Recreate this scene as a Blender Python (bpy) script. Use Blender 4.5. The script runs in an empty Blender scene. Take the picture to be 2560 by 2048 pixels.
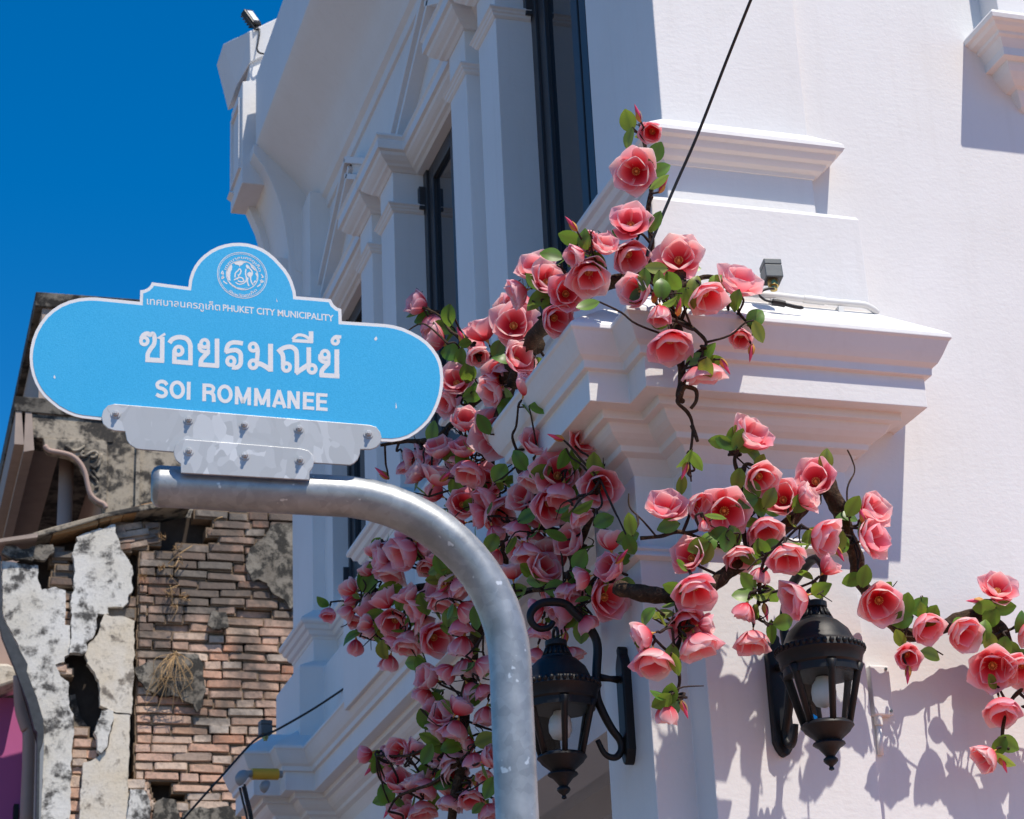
import bpy, bmesh, math, random
from mathutils import Vector, Matrix, noise
from mathutils.geometry import tessellate_polygon
R_ = math.radians
random.seed(11)
SC = bpy.context.scene
COL = SC.collection

# ------------------------------------------------------------------ camera, sky, sun, exposure
F, PITCH, ROLL, YAW = 5300.0, R_(22.0), R_(2.7), R_(17.7)     # focal length in photo pixels, frame 2560 x 2048
EYE = Vector((0, 0, 1.6))
_fw = Vector((math.sin(YAW) * math.cos(PITCH), math.cos(YAW) * math.cos(PITCH), math.sin(PITCH)))
_r0 = Vector((math.cos(YAW), -math.sin(YAW), 0)); _u0 = _r0.cross(_fw)
CR = _r0 * math.cos(ROLL) - _u0 * math.sin(ROLL)
CU = _r0 * math.sin(ROLL) + _u0 * math.cos(ROLL)
CF = _fw
cam = bpy.data.cameras.new('camera'); cam.sensor_width = 36.0; cam.sensor_fit = 'HORIZONTAL'
cam.lens = 36.0 * F / 2560.0; cam.clip_start = 0.05; cam.clip_end = 3000
cam.dof.use_dof = True; cam.dof.focus_distance = 6.0; cam.dof.aperture_fstop = 11
camo = bpy.data.objects.new('camera', cam); COL.objects.link(camo)
camo.matrix_world = Matrix(((CR.x, CU.x, -CF.x, EYE.x), (CR.y, CU.y, -CF.y, EYE.y), (CR.z, CU.z, -CF.z, EYE.z), (0, 0, 0, 1)))
SC.camera = camo

SUN = Vector((0.335, -1.0, 2.07)).normalized()
world = bpy.data.worlds.new('World'); SC.world = world; world.use_nodes = True
wn = world.node_tree.nodes; wl = world.node_tree.links
bg = wn['Background']; sky = wn.new('ShaderNodeTexSky'); sky.sky_type = 'NISHITA'; sky.sun_disc = False
sky.sun_elevation = math.asin(SUN.z); sky.sun_rotation = math.atan2(SUN.x, SUN.y)
sky.altitude = 0; sky.air_density = 1.0; sky.dust_density = 0.0; sky.ozone_density = 6.0
hs = wn.new('ShaderNodeHueSaturation'); hs.inputs['Saturation'].default_value = 1.36; hs.inputs['Fac'].default_value = 1.0
wl.new(sky.outputs[0], hs.inputs['Color']); wl.new(hs.outputs[0], bg.inputs[0]); bg.inputs[1].default_value = 0.125
sl = bpy.data.lights.new('sun', 'SUN'); sl.energy = 4.5; sl.angle = R_(0.53); sl.color = (1.0, 0.92, 0.81)
so = bpy.data.objects.new('sun', sl); COL.objects.link(so); so.rotation_euler = SUN.to_track_quat('Z', 'Y').to_euler(); so.location = (5, -10, 20)
SC.view_settings.view_transform = 'Standard'; SC.view_settings.look = 'None'; SC.view_settings.gamma = 1
SC.view_settings.use_curve_mapping = False; SC.view_settings.exposure = 0.22
SC.cycles.max_bounces = 8; SC.cycles.transparent_max_bounces = 16

# ------------------------------------------------------------------ helpers
def ray(px, py): return CF + CR * ((px - 1280) / F) - CU * ((py - 1024) / F)
def onp(px, py, ax, val):                      # where the sight line of a photo pixel meets the plane x|y|z = val
    d = ray(px, py); return EYE + d * ((val - EYE[ax]) / d[ax])
def dist_of(p): return (p - EYE).dot(CF)
def crop(ox, oy, w, ref=2156.0):
    s = w / ref
    return lambda a, b: (ox + a * s, oy + b * s)

def put(o, parent=None):
    COL.objects.link(o)
    if parent is not None: o.parent = parent
    return o
def empty(name, label, cat, loc=(0, 0, 0), group=None):
    o = bpy.data.objects.new(name, None); o.location = loc; o.empty_display_size = 0.1; COL.objects.link(o)
    o['label'] = label; o['category'] = cat
    if group: o['group'] = group
    return o
def tag(o, label, cat, group=None, kind=None):
    if label: o['label'] = label
    if cat: o['category'] = cat
    if group: o['group'] = group
    if kind: o['kind'] = kind
    return o
class MB:
    def __init__(s): s.v = []; s.f = []; s.m = []; s.mi = 0
    def add(s, vs, fs):
        n = len(s.v); s.v += [tuple(v) for v in vs]; s.f += [tuple(i + n for i in f) for f in fs]; s.m += [s.mi] * len(fs); return s
    def box(s, a, b):
        (x0, y0, z0), (x1, y1, z1) = a, b
        return s.add([(x0, y0, z0), (x1, y0, z0), (x1, y1, z0), (x0, y1, z0), (x0, y0, z1), (x1, y0, z1), (x1, y1, z1), (x0, y1, z1)],
                     [(3, 2, 1, 0), (4, 5, 6, 7), (0, 1, 5, 4), (1, 2, 6, 5), (2, 3, 7, 6), (3, 0, 4, 7)])
    def tube(s, pts, rad, n=8, cap=True):
        pts = [Vector(p) for p in pts]; k = len(pts)
        if not isinstance(rad, (list, tuple)): rad = [rad] * k
        t0 = (pts[1] - pts[0]).normalized()
        ref = Vector((0, 0, 1)) if abs(t0.z) < .9 else Vector((1, 0, 0))
        nrm = t0.cross(ref).normalized(); vs = []
        for i, p in enumerate(pts):
            t = (pts[min(i + 1, k - 1)] - pts[max(i - 1, 0)]).normalized()
            nrm = (nrm - t * nrm.dot(t)).normalized(); b = t.cross(nrm)
            for j in range(n):
                a = 2 * math.pi * j / n; vs.append(p + (nrm * math.cos(a) + b * math.sin(a)) * rad[i])
        fs = []
        for i in range(k - 1):
            for j in range(n):
                fs.append((i * n + j, i * n + (j + 1) % n, (i + 1) * n + (j + 1) % n, (i + 1) * n + j))
        if cap: fs += [tuple(range(n - 1, -1, -1)), tuple((k - 1) * n + j for j in range(n))]
        return s.add(vs, fs)
    def lathe(s, prof, c=(0, 0, 0), n=24, flute=None):
        c = Vector(c); vs = []
        for (r, z) in prof:
            for j in range(n):
                a = 2 * math.pi * j / n; rr = r
                if flute and flute[1] <= z <= flute[2]: rr = r * (1 + flute[0] * (1 if j % 2 else -1))
                vs.append(c + Vector((rr * math.cos(a), rr * math.sin(a), z)))
        fs = []
        for i in range(len(prof) - 1):
            for j in range(n): fs.append((i * n + j, i * n + (j + 1) % n, (i + 1) * n + (j + 1) % n, (i + 1) * n + j))
        return s.add(vs, fs)
    def prism(s, loop, d, holes=()):            # loop of 3-D points extruded along vector d
        d = Vector(d); loops = [[Vector(p) for p in loop]] + [[Vector(p) for p in h] for h in holes]
        flat = [p for l in loops for p in l]; n = len(flat)
        tris = tessellate_polygon(loops)
        fs = [tuple(t) for t in tris] + [tuple(i + n for i in reversed(t)) for t in tris]
        o = 0
        for l in loops:
            k = len(l)
            for i in range(k): fs.append((o + i, o + (i + 1) % k, n + o + (i + 1) % k, n + o + i))
            o += k
        return s.add(flat + [p + d for p in flat], fs)
    def sweep(s, path, prof):                   # plan path (outward side on the right of travel) x profile (p, z); mitred
        k = len(path); P = [Vector((x, y)) for x, y in path]; ms = []
        for i in range(k):
            ns = []
            for a, b in ((i - 1, i), (i, i + 1)):
                if a >= 0 and b < k:
                    t = (P[b] - P[a]).normalized(); ns.append(Vector((t.y, -t.x)))
            m = ns[0] if len(ns) == 1 else (ns[0] + ns[1]) / (1 + ns[0].dot(ns[1]))
            ms.append(m)
        q = len(prof); vs = []; fs = []
        for i in range(k):
            for (p, z) in prof: vs.append((P[i].x + ms[i].x * p, P[i].y + ms[i].y * p, z))
        for i in range(k - 1):
            for j in range(q - 1): fs.append((i * q + j, i * q + j + 1, (i + 1) * q + j + 1, (i + 1) * q + j))
        fs += [tuple(range(q)), tuple((k - 1) * q + j for j in range(q - 1, -1, -1))]
        return s.add(vs, fs)
    def mesh(s, name, mats, smooth=False, angle=None):
        me = bpy.data.meshes.new(name); me.from_pydata(s.v, [], s.f)
        for m in (mats if isinstance(mats, (list, tuple)) else [mats]): me.materials.append(m)
        for p, mi in zip(me.polygons, s.m): p.material_index = mi
        bm = bmesh.new(); bm.from_mesh(me); bmesh.ops.recalc_face_normals(bm, faces=bm.faces)
        if smooth:
            for f in bm.faces: f.smooth = True
            if angle:
                for e in bm.edges:
                    if len(e.link_faces) == 2 and e.calc_face_angle(0) > R_(angle): e.smooth = False
        bm.to_mesh(me); bm.free(); return me
    def obj(s, name, mats, parent=None, smooth=False, angle=None, bevel=0):
        o = bpy.data.objects.new(name, s.mesh(name, mats, smooth, angle)); put(o, parent)
        if bevel:
            b = o.modifiers.new('bevel', 'BEVEL'); b.width = bevel; b.segments = 2; b.limit_method = 'ANGLE'; b.angle_limit = R_(40)
        return o
def catmull(pts, n=6):
    pts = [Vector(p) for p in pts]; out = []
    for i in range(len(pts) - 1):
        p0 = pts[max(i - 1, 0)]; p1 = pts[i]; p2 = pts[i + 1]; p3 = pts[min(i + 2, len(pts) - 1)]
        for k in range(n):
            t = k / n
            out.append(0.5 * ((2 * p1) + (p2 - p0) * t + (2 * p0 - 5 * p1 + 4 * p2 - p3) * t * t + (3 * p1 - p0 - 3 * p2 + p3) * t ** 3))
    out.append(pts[-1]); return out

# ------------------------------------------------------------------ materials
class N:
    def __init__(s, name):
        s.m = bpy.data.materials.new(name); s.m.use_nodes = True; s.n = s.m.node_tree.nodes; s.l = s.m.node_tree.links
        s.b = s.n['Principled BSDF']; s.out = s.n['Material Output']
    def new(s, t, **kw):
        x = s.n.new(t)
        for k, v in kw.items(): setattr(x, k, v)
        return x
    def pos(s, obj=False):
        if obj: return s.new('ShaderNodeTexCoord').outputs['Object']
        return s.new('ShaderNodeNewGeometry').outputs['Position']
    def noise(s, vec, scale, detail=4, rough=.55, dist=0):
        x = s.new('ShaderNodeTexNoise'); x.inputs['Scale'].default_value = scale; x.inputs['Detail'].default_value = detail
        x.inputs['Roughness'].default_value = rough; x.inputs['Distortion'].default_value = dist; s.l.new(vec, x.inputs['Vector']); return x.outputs['Fac']
    def ramp(s, fac, stops):
        x = s.new('ShaderNodeValToRGB'); e = x.color_ramp.elements
        while len(e) < len(stops): e.new(.5)
        for el, (p, c) in zip(e, stops): el.position = p; el.color = (c if len(c) == 4 else (*c, 1)) if isinstance(c, tuple) else (c, c, c, 1)
        s.l.new(fac, x.inputs['Fac']); return x.outputs['Color']
    def mix(s, fac, a, b, mode='MIX'):
        x = s.new('ShaderNodeMix', data_type='RGBA', blend_type=mode)
        for sock, v in ((x.inputs[0], fac), (x.inputs[6], a), (x.inputs[7], b)):
            if isinstance(v, (int, float)): sock.default_value = v if sock is x.inputs[0] or sock == x.inputs[0] else (v, v, v, 1)
            elif isinstance(v, tuple): sock.default_value = (*v, 1) if len(v) == 3 else v
            else: s.l.new(v, sock)
        return x.outputs[2]
    def bump(s, h, strength, dist, prev=None):
        x = s.new('ShaderNodeBump'); x.inputs['Strength'].default_value = strength; x.inputs['Distance'].default_value = dist
        s.l.new(h, x.inputs['Height'])
        if prev: s.l.new(prev, x.inputs['Normal'])
        return x.outputs['Normal']
    def set(s, color=None, rough=None, metal=None, normal=None, spec=None):
        for nm, v in (('Base Color', color), ('Roughness', rough), ('Metallic', metal), ('Normal', normal), ('Specular IOR Level', spec)):
            if v is None: continue
            if isinstance(v, (int, float)): s.b.inputs[nm].default_value = v
            elif isinstance(v, tuple): s.b.inputs[nm].default_value = (*v, 1)
            else: s.l.new(v, s.b.inputs[nm])
        return s.m

def plaster(name, base, stain, amt):
    k = N(name); p = k.pos()
    big = k.noise(p, 1.7, 5); mid = k.noise(p, 9, 5); fine = k.noise(p, 70, 3); mp = k.new('ShaderNodeMapping'); mp.inputs['Scale'].default_value = (30, 30, 2.0)
    k.l.new(p, mp.inputs['Vector']); streak = k.noise(mp.outputs[0], 1.0, 4)
    f1 = k.ramp(big, [(.35, 0.0), (.75, 1.0)]); f2 = k.ramp(streak, [(.52, 0.0), (.8, 1.0)]); f3 = k.ramp(mid, [(.55, 0.0), (.85, 1.0)])
    c = k.mix(k.mix(amt, 0.0, f1), base, stain); c = k.mix(k.mix(amt * .6, 0.0, f2), c, stain); c = k.mix(k.mix(amt * .5, 0.0, f3), c, stain)
    mp2 = k.new('ShaderNodeMapping'); mp2.inputs['Scale'].default_value = (22, 22, 75); k.l.new(p, mp2.inputs['Vector'])
    br = k.noise(mp2.outputs[0], 1.0, 3)
    n = k.bump(fine, .25, .003); n = k.bump(br, .12, .004, n); n = k.bump(mid, .15, .006, n)
    return k.set(c, .62, normal=n, spec=.35)
WHITE = plaster('white_painted_plaster', (.745, .74, .735), (.63, .61, .585), .45)
def flat(name, c, rough=.6, metal=0, spec=.5, var=0.0, scale=30):
    k = N(name); p = k.pos()
    if var:
        f = k.noise(p, scale, 4); col = k.mix(f, tuple(x * (1 - var) for x in c), tuple(min(1, x * (1 + var)) for x in c))
        return k.set(col, rough, metal, spec=spec, normal=k.bump(f, .2, .002))
    return k.set(c, rough, metal, spec=spec)
IRON = flat('black_cast_iron', (.009, .009, .010), .5, .0, .32, .35, 60)
FRAME = flat('dark_window_frame', (.035, .037, .042), .4, 0, .5)
RUBBER = flat('black_rubber_cable', (.012, .012, .013), .45)
PVC = flat('cream_pvc_conduit', (.74, .73, .69), .4)
GREYBOX = flat('grey_lamp_housing', (.085, .1, .105), .42, .0, .5, .15, 40)
YELLOW = flat('yellow_plastic_tube', (.62, .36, .03), .4)
DOME = flat('grey_plastic_dome', (.26, .27, .28), .4)
LED = flat('lamp_face_white', (.8, .8, .78), .3)
BRASS = flat('brass_fitting', (.45, .34, .12), .35, .9)
def glassm(name, tint=(.01, .012, .016)):
    k = N(name); return k.set(tint, .03, 0, spec=.9)
WINGLASS = glassm('dark_window_glass')
k = N('clear_lantern_glass'); k.set((1, 1, 1), .02); k.b.inputs['Transmission Weight'].default_value = 1; k.b.inputs['IOR'].default_value = 1.05
LGLASS = k.m
def clear_glass():
    k = N('lantern_pane_glass'); tr = k.new('ShaderNodeBsdfTransparent'); gl = k.new('ShaderNodeBsdfGlossy'); gl.inputs['Roughness'].default_value = .03
    tr.inputs[0].default_value = (.93, .95, .95, 1)
    fr = k.new('ShaderNodeFresnel'); fr.inputs[0].default_value = 1.5; mx = k.new('ShaderNodeMixShader')
    k.l.new(fr.outputs[0], mx.inputs[0]); k.l.new(tr.outputs[0], mx.inputs[1]); k.l.new(gl.outputs[0], mx.inputs[2]); k.l.new(mx.outputs[0], k.out.inputs[0]); return k.m
LGLASS = clear_glass()
BULB = flat('frosted_bulb', (.72, .72, .7), .35)
def galv():
    k = N('galvanised_steel'); p = k.pos(); v = k.new('ShaderNodeTexVoronoi'); v.inputs['Scale'].default_value = 55; k.l.new(p, v.inputs['Vector'])
    a = k.noise(p, 14, 5); b = k.noise(p, 160, 2); sp = k.noise(p, 38, 2)
    c = k.mix(k.ramp(a, [(.35, 0.0), (.7, 1.0)]), (.27, .282, .285), (.40, .415, .42)); sv_ = k.new('ShaderNodeSeparateColor'); k.l.new(v.outputs['Color'], sv_.inputs[0]); c = k.mix(.10, c, sv_.outputs[0], 'OVERLAY')
    white = k.ramp(sp, [(.70, 0.0), (.73, 1.0)]); c = k.mix(k.mix(.8, 0.0, white), c, (.72, .73, .72))
    return k.set(c, k.mix(a, .34, .5), .55, normal=k.bump(b, .08, .002))
GALV = galv()
def galv2():
    k = N('galvanised_sheet'); p = k.pos(); v = k.new('ShaderNodeTexVoronoi'); v.inputs['Scale'].default_value = 42; v.inputs['Randomness'].default_value = 1
    mp = k.new('ShaderNodeMapping'); mp.inputs['Scale'].default_value = (1, 1, .6); k.l.new(p, mp.inputs['Vector'])
    dn = k.new('ShaderNodeTexNoise'); dn.inputs['Scale'].default_value = 12; k.l.new(mp.outputs[0], dn.inputs['Vector'])
    mx = k.mix(.12, mp.outputs[0], dn.outputs['Color']); k.l.new(mx, v.inputs['Vector'])
    s = k.new('ShaderNodeSeparateColor'); k.l.new(v.outputs['Color'], s.inputs[0])
    c = k.ramp(s.outputs[0], [(.0, (.42, .425, .42)), (.6, (.455, .46, .455)), (.88, (.52, .525, .52)), (1, (.63, .63, .62))])
    return k.set(c, .5, .45)
SHEET = galv2()
def signblue():
    k = N('blue_reflective_sheet'); p = k.pos(); a = k.noise(p, 420, 2, .7); b = k.noise(p, 6, 3)
    c = k.mix(k.ramp(a, [(.35, 0.0), (.65, 1.0)]), (.012, .35, .65), (.04, .44, .76)); c = k.mix(k.mix(.25, 0.0, b), c, (.12, .50, .80))
    w = k.new('ShaderNodeTexVoronoi'); w.inputs['Scale'].default_value = 260; k.l.new(p, w.inputs['Vector'])
    return k.set(c, .38, 0, spec=.6, normal=k.bump(w.outputs['Distance'], .12, .001))
SIGNB = signblue()
SIGNW = flat('white_sign_print', (.74, .735, .73), .4, 0, .5, .05, 200)
def brickm():
    k = N('weathered_brick'); p = k.pos(); oi = k.new('ShaderNodeObjectInfo')
    c = k.ramp(oi.outputs['Random'], [(0, (.52, .22, .12)), (.15, (.62, .36, .25)), (.32, (.68, .45, .34)), (.5, (.60, .37, .26)), (.64, (.70, .54, .42)), (.78, (.48, .28, .18)), (.9, (.72, .62, .52)), (1, (.34, .23, .17))])
    m1 = k.noise(p, 28, 5, .65); m2 = k.noise(p, 2.6, 4, .6); m3 = k.noise(p, 90, 3, .7)
    c = k.mix(k.mix(.6, 0.0, k.ramp(m1, [(.48, 0.0), (.70, 1.0)])), c, (.22, .165, .13)); c = k.mix(k.mix(.5, 0.0, k.ramp(m3, [(.5, 0.0), (.75, 1.0)])), c, (.52, .41, .33))
    sep = k.new('ShaderNodeSeparateXYZ'); k.l.new(p, sep.inputs[0])
    up = k.new('ShaderNodeMapRange'); up.inputs[1].default_value = 5.0; up.inputs[2].default_value = 6.5; up.inputs[3].default_value = -.14; up.inputs[4].default_value = .24; k.l.new(sep.outputs[2], up.inputs[0])
    ad = k.new('ShaderNodeMath', operation='ADD'); k.l.new(m2, ad.inputs[0]); k.l.new(up.outputs[0], ad.inputs[1])
    c = k.mix(k.mix(.85, 0.0, k.ramp(ad.outputs[0], [(.46, 0.0), (.66, 1.0)])), c, (.10, .092, .082))
    n = k.bump(m1, .5, .01); n = k.bump(m3, .5, .005, n)
    return k.set(c, .9, normal=n, spec=.2)
BRICK = brickm()
MORTAR = flat('crumbling_mortar', (.22, .16, .11), .95, 0, .1, .4, 45)
CORE_SHADE = flat('shade_dark_rubble', (.06, .048, .04), 1, 0, .05, .4, 20)  # rubble colour darkened so the brick holes carry painted shade
def oldplaster(name, c0, c1, mould, amt, sc=1.0):
    k = N(name); p = k.pos(); a = k.noise(p, 2.2 * sc, 5, .6); b = k.noise(p, 11 * sc, 7, .7); d = k.noise(p, 55 * sc, 4, .7); e = k.noise(p, 4.5 * sc, 6, .65, .6)
    c = k.mix(k.ramp(a, [(.35, 0.0), (.65, 1.0)]), c0, c1)
    sm = k.new('ShaderNodeMath', operation='MULTIPLY'); k.l.new(b, sm.inputs[0]); k.l.new(e, sm.inputs[1])
    c = k.mix(k.ramp(sm.outputs[0], [(.36 - amt, 0.0), (.44 - amt, 1.0)]), c, mould); c = k.mix(k.mix(.5, 0.0, k.ramp(d, [(.52, 0.0), (.72, 1.0)])), c, tuple(x * .55 for x in c0))
    n = k.bump(b, .5, .012); n = k.bump(d, .5, .004, n); return k.set(c, .9, normal=n, spec=.15)
OLDWHITE = oldplaster('old_limewash_plaster', (.72, .70, .66), (.62, .58, .5), (.085, .08, .075), .12)
OLDCREAM = oldplaster('old_cream_plaster', (.66, .57, .44), (.7, .66, .6), (.2, .17, .14), .075)
OLDGREY = oldplaster('old_grey_render', (.19, .165, .135), (.33, .30, .25), (.05, .047, .042), .16, 1.6)
STAINED = oldplaster('stained_concrete', (.34, .29, .22), (.42, .36, .28), (.055, .05, .045), .16, .8)
DARKSTAIN = oldplaster('sooty_concrete', (.075, .068, .06), (.2, .18, .15), (.03, .028, .026), .14, .8)
PINKBROWN = flat('dusty_pink_plaster', (.42, .30, .25), .85, 0, .2, .12, 6)
DUSTY = flat('dusty_board', (.38, .30, .25), .8, 0, .2, .2, 9)
MAGENTA = flat('magenta_house_paint', (.46, .11, .27), .8, 0, .2, .1, 3)
TILE = flat('old_clay_tile', (.42, .23, .10), .9, 0, .2, .35, 25)
FLASH = flat('weathered_dark_metal', (.055, .06, .066), .55, .3, .4, .6, 18)
ASPHALT = flat('street_asphalt', (.17, .135, .115), .9, 0, .2, .15, 2)
BOUNCE_PAVING = flat('red_bounce_paving', (.50, .23, .15), .85, 0, .2, .15, 3)  # red colour chosen for the light it bounces upward
BARK = None
def bark():
    k = N('brown_bark'); p = k.pos(True); a = k.noise(p, 45, 6, .7, 1.0); b = k.noise(p, 190, 3)
    c = k.ramp(a, [(.3, (.022, .014, .009)), (.55, (.07, .042, .025)), (.72, (.2, .13, .07))])
    n = k.bump(a, .9, .01); n = k.bump(b, .6, .003, n); return k.set(c, .9, normal=n, spec=.2)
BARK = bark()
TWIG = flat('dark_twig', (.045, .03, .024), .85, 0, .2, .4, 90)
def petalm():
    k = N('magnolia_petal'); t = k.new('ShaderNodeAttribute', attribute_name='tone'); oi = k.new('ShaderNodeObjectInfo')
    sp = k.new('ShaderNodeSeparateColor'); k.l.new(t.outputs['Color'], sp.inputs[0])
    c = k.ramp(sp.outputs[0], [(0, (.72, .02, .05)), (.18, (.86, .085, .125)), (.40, (.95, .25, .29)), (.68, (.98, .46, .49)), (1, (.98, .70, .71))])
    c = k.mix(sp.outputs[1], c, (.96, .78, .78))
    v = k.ramp(oi.outputs['Random'], [(0, (1, .80, .90)), (.5, (1, 1, 1)), (1, (1, 1.12, 1.05))]); c = k.mix(1.0, c, v, 'MULTIPLY')
    k.set(c, .42, spec=.35); tl = k.new('ShaderNodeBsdfTranslucent'); k.l.new(c, tl.inputs[0]); mx = k.new('ShaderNodeMixShader'); mx.inputs[0].default_value = .46
    k.l.new(k.b.outputs[0], mx.inputs[1]); k.l.new(tl.outputs[0], mx.inputs[2]); k.l.new(mx.outputs[0], k.out.inputs[0]); return k.m
PETAL = petalm()
def leafm():
    k = N('magnolia_leaf'); t = k.new('ShaderNodeAttribute', attribute_name='tone'); oi = k.new('ShaderNodeObjectInfo')
    sp = k.new('ShaderNodeSeparateColor'); k.l.new(t.outputs['Color'], sp.inputs[0])
    c = k.ramp(oi.outputs['Random'], [(0, (.07, .19, .025)), (.5, (.13, .28, .03)), (.85, (.2, .33, .04)), (1, (.27, .27, .04))])
    c = k.mix(k.mix(.8, 0.0, sp.outputs[0]), c, (.07, .11, .025))
    k.set(c, .4, spec=.5); tl = k.new('ShaderNodeBsdfTranslucent'); k.l.new(k.mix(.5, c, (.36, .52, .06)), tl.inputs[0]); mx = k.new('ShaderNodeMixShader'); mx.inputs[0].default_value = .4
    k.l.new(k.b.outputs[0], mx.inputs[1]); k.l.new(tl.outputs[0], mx.inputs[2]); k.l.new(mx.outputs[0], k.out.inputs[0]); return k.m
LEAF = leafm()
STAMEN = flat('stamen_yellow', (.72, .42, .12), .6)
SEPAL = flat('bud_sepal', (.55, .26, .06), .6, 0, .3, .3, 60)
BUDPINK = flat('bud_pink', (.74, .07, .16), .45, 0, .4, .25, 40)
DRY = flat('dry_root', (.42, .27, .13), .9)

# ------------------------------------------------------------------ ground
g = MB().add([(-400, -400, 0), (400, -400, 0), (400, 400, 0), (-400, 400, 0)], [(0, 1, 2, 3)]).obj('ground', ASPHALT); g['kind'] = 'structure'
pv = MB().box((1.5, -8, .0), (14, 5.36, .12)).obj('bounce_pavement', BOUNCE_PAVING); pv['kind'] = 'structure'  # unseen slab added to throw warm red light up under the cornice

_put0 = put
def put(o, parent=None):
    COL.objects.link(o)
    if parent is not None:
        o.parent = parent
        if parent.type == 'EMPTY': o.matrix_parent_inverse = Matrix.Translation(-Vector(parent.location))
    return o

# ------------------------------------------------------------------ white corner building
XP, YP, XE = 2.243, 5.357, 2.738          # upper corner pier: left face, front face, right edge
YW = 5.387                                # right-hand wall plane
YF = 11.22                                # far end of the street facade
white = empty('corner_building', 'white stuccoed corner building with heavy cornice, pilasters and dark windows', 'building', (2.735, 5.4, 0))
def B(name, mb, mats=WHITE, parent=white, **kw): return mb.obj(name, mats, parent, **kw)

B('side_wall', MB().box((XE - .2, YW, 0), (9.0, YW + .3, 12)))
# corner pier, ground floor (re-entrant corner) and first floor
plan = [(2.121, 5.866), (2.121, 5.492), (2.243, 5.492), (2.243, YP), (XE, YP), (XE, YW + .1), (2.66, 5.866)]
B('corner_pier', MB().prism([(x, y, 0) for x, y in plan], (0, 0, 3.80)), bevel=.003)
B('corner_pier', MB().box((XP, YP, 4.12), (XE, 5.969, 9.0)), bevel=.004)
# main cornice, mitred round every break of the facade
CP = [(2.121, YF), (2.121, 10.875), (2.259, 10.875), (2.259, 10.74), (2.41, 10.74), (2.41, 6.02), (2.259, 6.02), (2.259, 5.866), (2.121, 5.866),
      (2.121, 5.492), (2.243, 5.492), (2.243, YP), (XE, YP), (XE, YW + .02)]
prof = [(-.1, 4.24), (.098, 4.234), (.245, 4.122), (.263, 4.106), (.265, 4.092), (.258, 4.084), (.250, 4.066), (.243, 4.05), (.236, 4.036), (.228, 4.022), (.214, 4.010),
        (.212, 3.987), (.1945, 3.985), (.1945, 3.891), (.137, 3.893), (.136, 3.867), (.111, 3.866), (.106, 3.853), (.098, 3.841), (.083, 3.828), (.060, 3.816), (.057, 3.799), (.030, 3.790), (.020, 3.775), (.010, 3.760), (.0, 3.745), (-.1, 3.74)]
B('main_cornice', MB().sweep(CP, prof), bevel=.0025)
B('neck_moulding', MB().sweep([(2.121, 5.88), (2.121, 5.492), (2.243, 5.492), (2.243, YP), (XE, YP), (XE, YW + .02)],
  [(-.02, 3.525), (.020, 3.522), (.024, 3.514), (.018, 3.508), (.018, 3.503), (.024, 3.498), (.024, 3.492), (.006, 3.486), (-.02, 3.484)]))
B('brace', MB().prism([(2.928, YW + .02, 3.90), (2.738, YW + .02, 3.585), (2.70, YW + .02, 3.585), (2.70, YW + .02, 3.90)], (0, -.035, 0)))
# ground floor street side: spandrel beam, arcade ceiling, far pier
B('arcade_beam', MB().box((2.41, 5.80, 3.27), (2.62, 10.76, 3.76)))
B('arcade_ceiling', MB().box((2.62, 5.6, 3.55), (6.0, 11.2, 3.7)))
B('arcade_inner_beam', MB().box((3.15, 5.6, 3.42), (3.4, 11.2, 3.56)))
B('inner_wall', MB().box((4.9, 5.6, 0), (5.1, 11.2, 3.6)), PINKBROWN)
B('far_pier', MB().box((2.121, 10.875, 0), (2.8, YF, 3.80)).box((2.259, 10.74, 0), (2.8, 10.876, 3.80)), bevel=.003)
# pedestal course, band course and first-floor walls along the street
UP = [(XP, YF), (XP, 10.676), (2.375, 10.676), (2.375, 9.43), (XP, 9.43), (XP, 8.74), (2.375, 8.74), (2.375, 7.69), (XP, 7.69), (XP, 7.005), (2.375, 7.005), (2.375, 5.969), (XP, 5.969), (XP, YP), (XE, YP), (XE, YW + .02)]
B('pedestal_course', MB().sweep(UP, [(-.1, 4.63), (.0, 4.612), (.090, 4.560), (.096, 4.548), (.098, 4.05), (-.1, 4.05)]), bevel=.004)
B('band_course', MB().sweep(UP, [(-.1, 4.90), (.0, 4.888), (.070, 4.832), (.080, 4.822), (.082, 4.808), (.076, 4.797), (.062, 4.793), (.058, 4.783), (.052, 4.772), (.036, 4.768), (.032, 4.757), (.026, 4.747), (.008, 4.742), (.004, 4.728), (-.1, 4.725)]), bevel=.0018)
B('street_wall', MB().box((2.375, 5.9, 4.1), (2.7, YF, 4.92)).box((2.36, 5.9, 6.56), (2.7, YF, 8.2)))
for a, b in ((10.676, YF),): B('pilaster', MB().box((XP, a, 4.1), (2.7, b, 7.4)), bevel=.003)
B('jamb', MB().box((2.31, 10.48, 4.85), (2.7, 10.70, 6.6)), bevel=.003)
for a in (7.005, 8.74):                    # paired pilasters between the windows
    B('pilaster', MB().box((XP, a, 4.1), (2.7, a + .25, 6.66)), bevel=.003)
    B('pilaster', MB().box((XP, a + .445, 4.1), (2.7, a + .69, 6.66)), bevel=.003)
    B('pier_core', MB().box((2.33, a + .24, 4.1), (2.7, a + .46, 6.66)))
    bandp = [(-.01, 6.328), (.028, 6.326), (.031, 6.318), (.022, 6.310), (.020, 6.303), (.014, 6.298), (.012, 6.290), (.003, 6.282), (-.01, 6.279)]
    for c in (a, a + .445):
        d = c + (.25 if c == a else .245)
        B('capital', MB().sweep([(2.36, d), (XP, d), (XP, c), (2.39, c)], bandp))
B('capital', MB().sweep([(2.33, YF), (XP, YF), (XP, 10.676), (2.33, 10.676)], bandp))
B('capital', MB().sweep([(2.33, 5.969), (XP, 5.969), (XP, YP), (XE, YP), (XE, YW + .02)], bandp))
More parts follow.
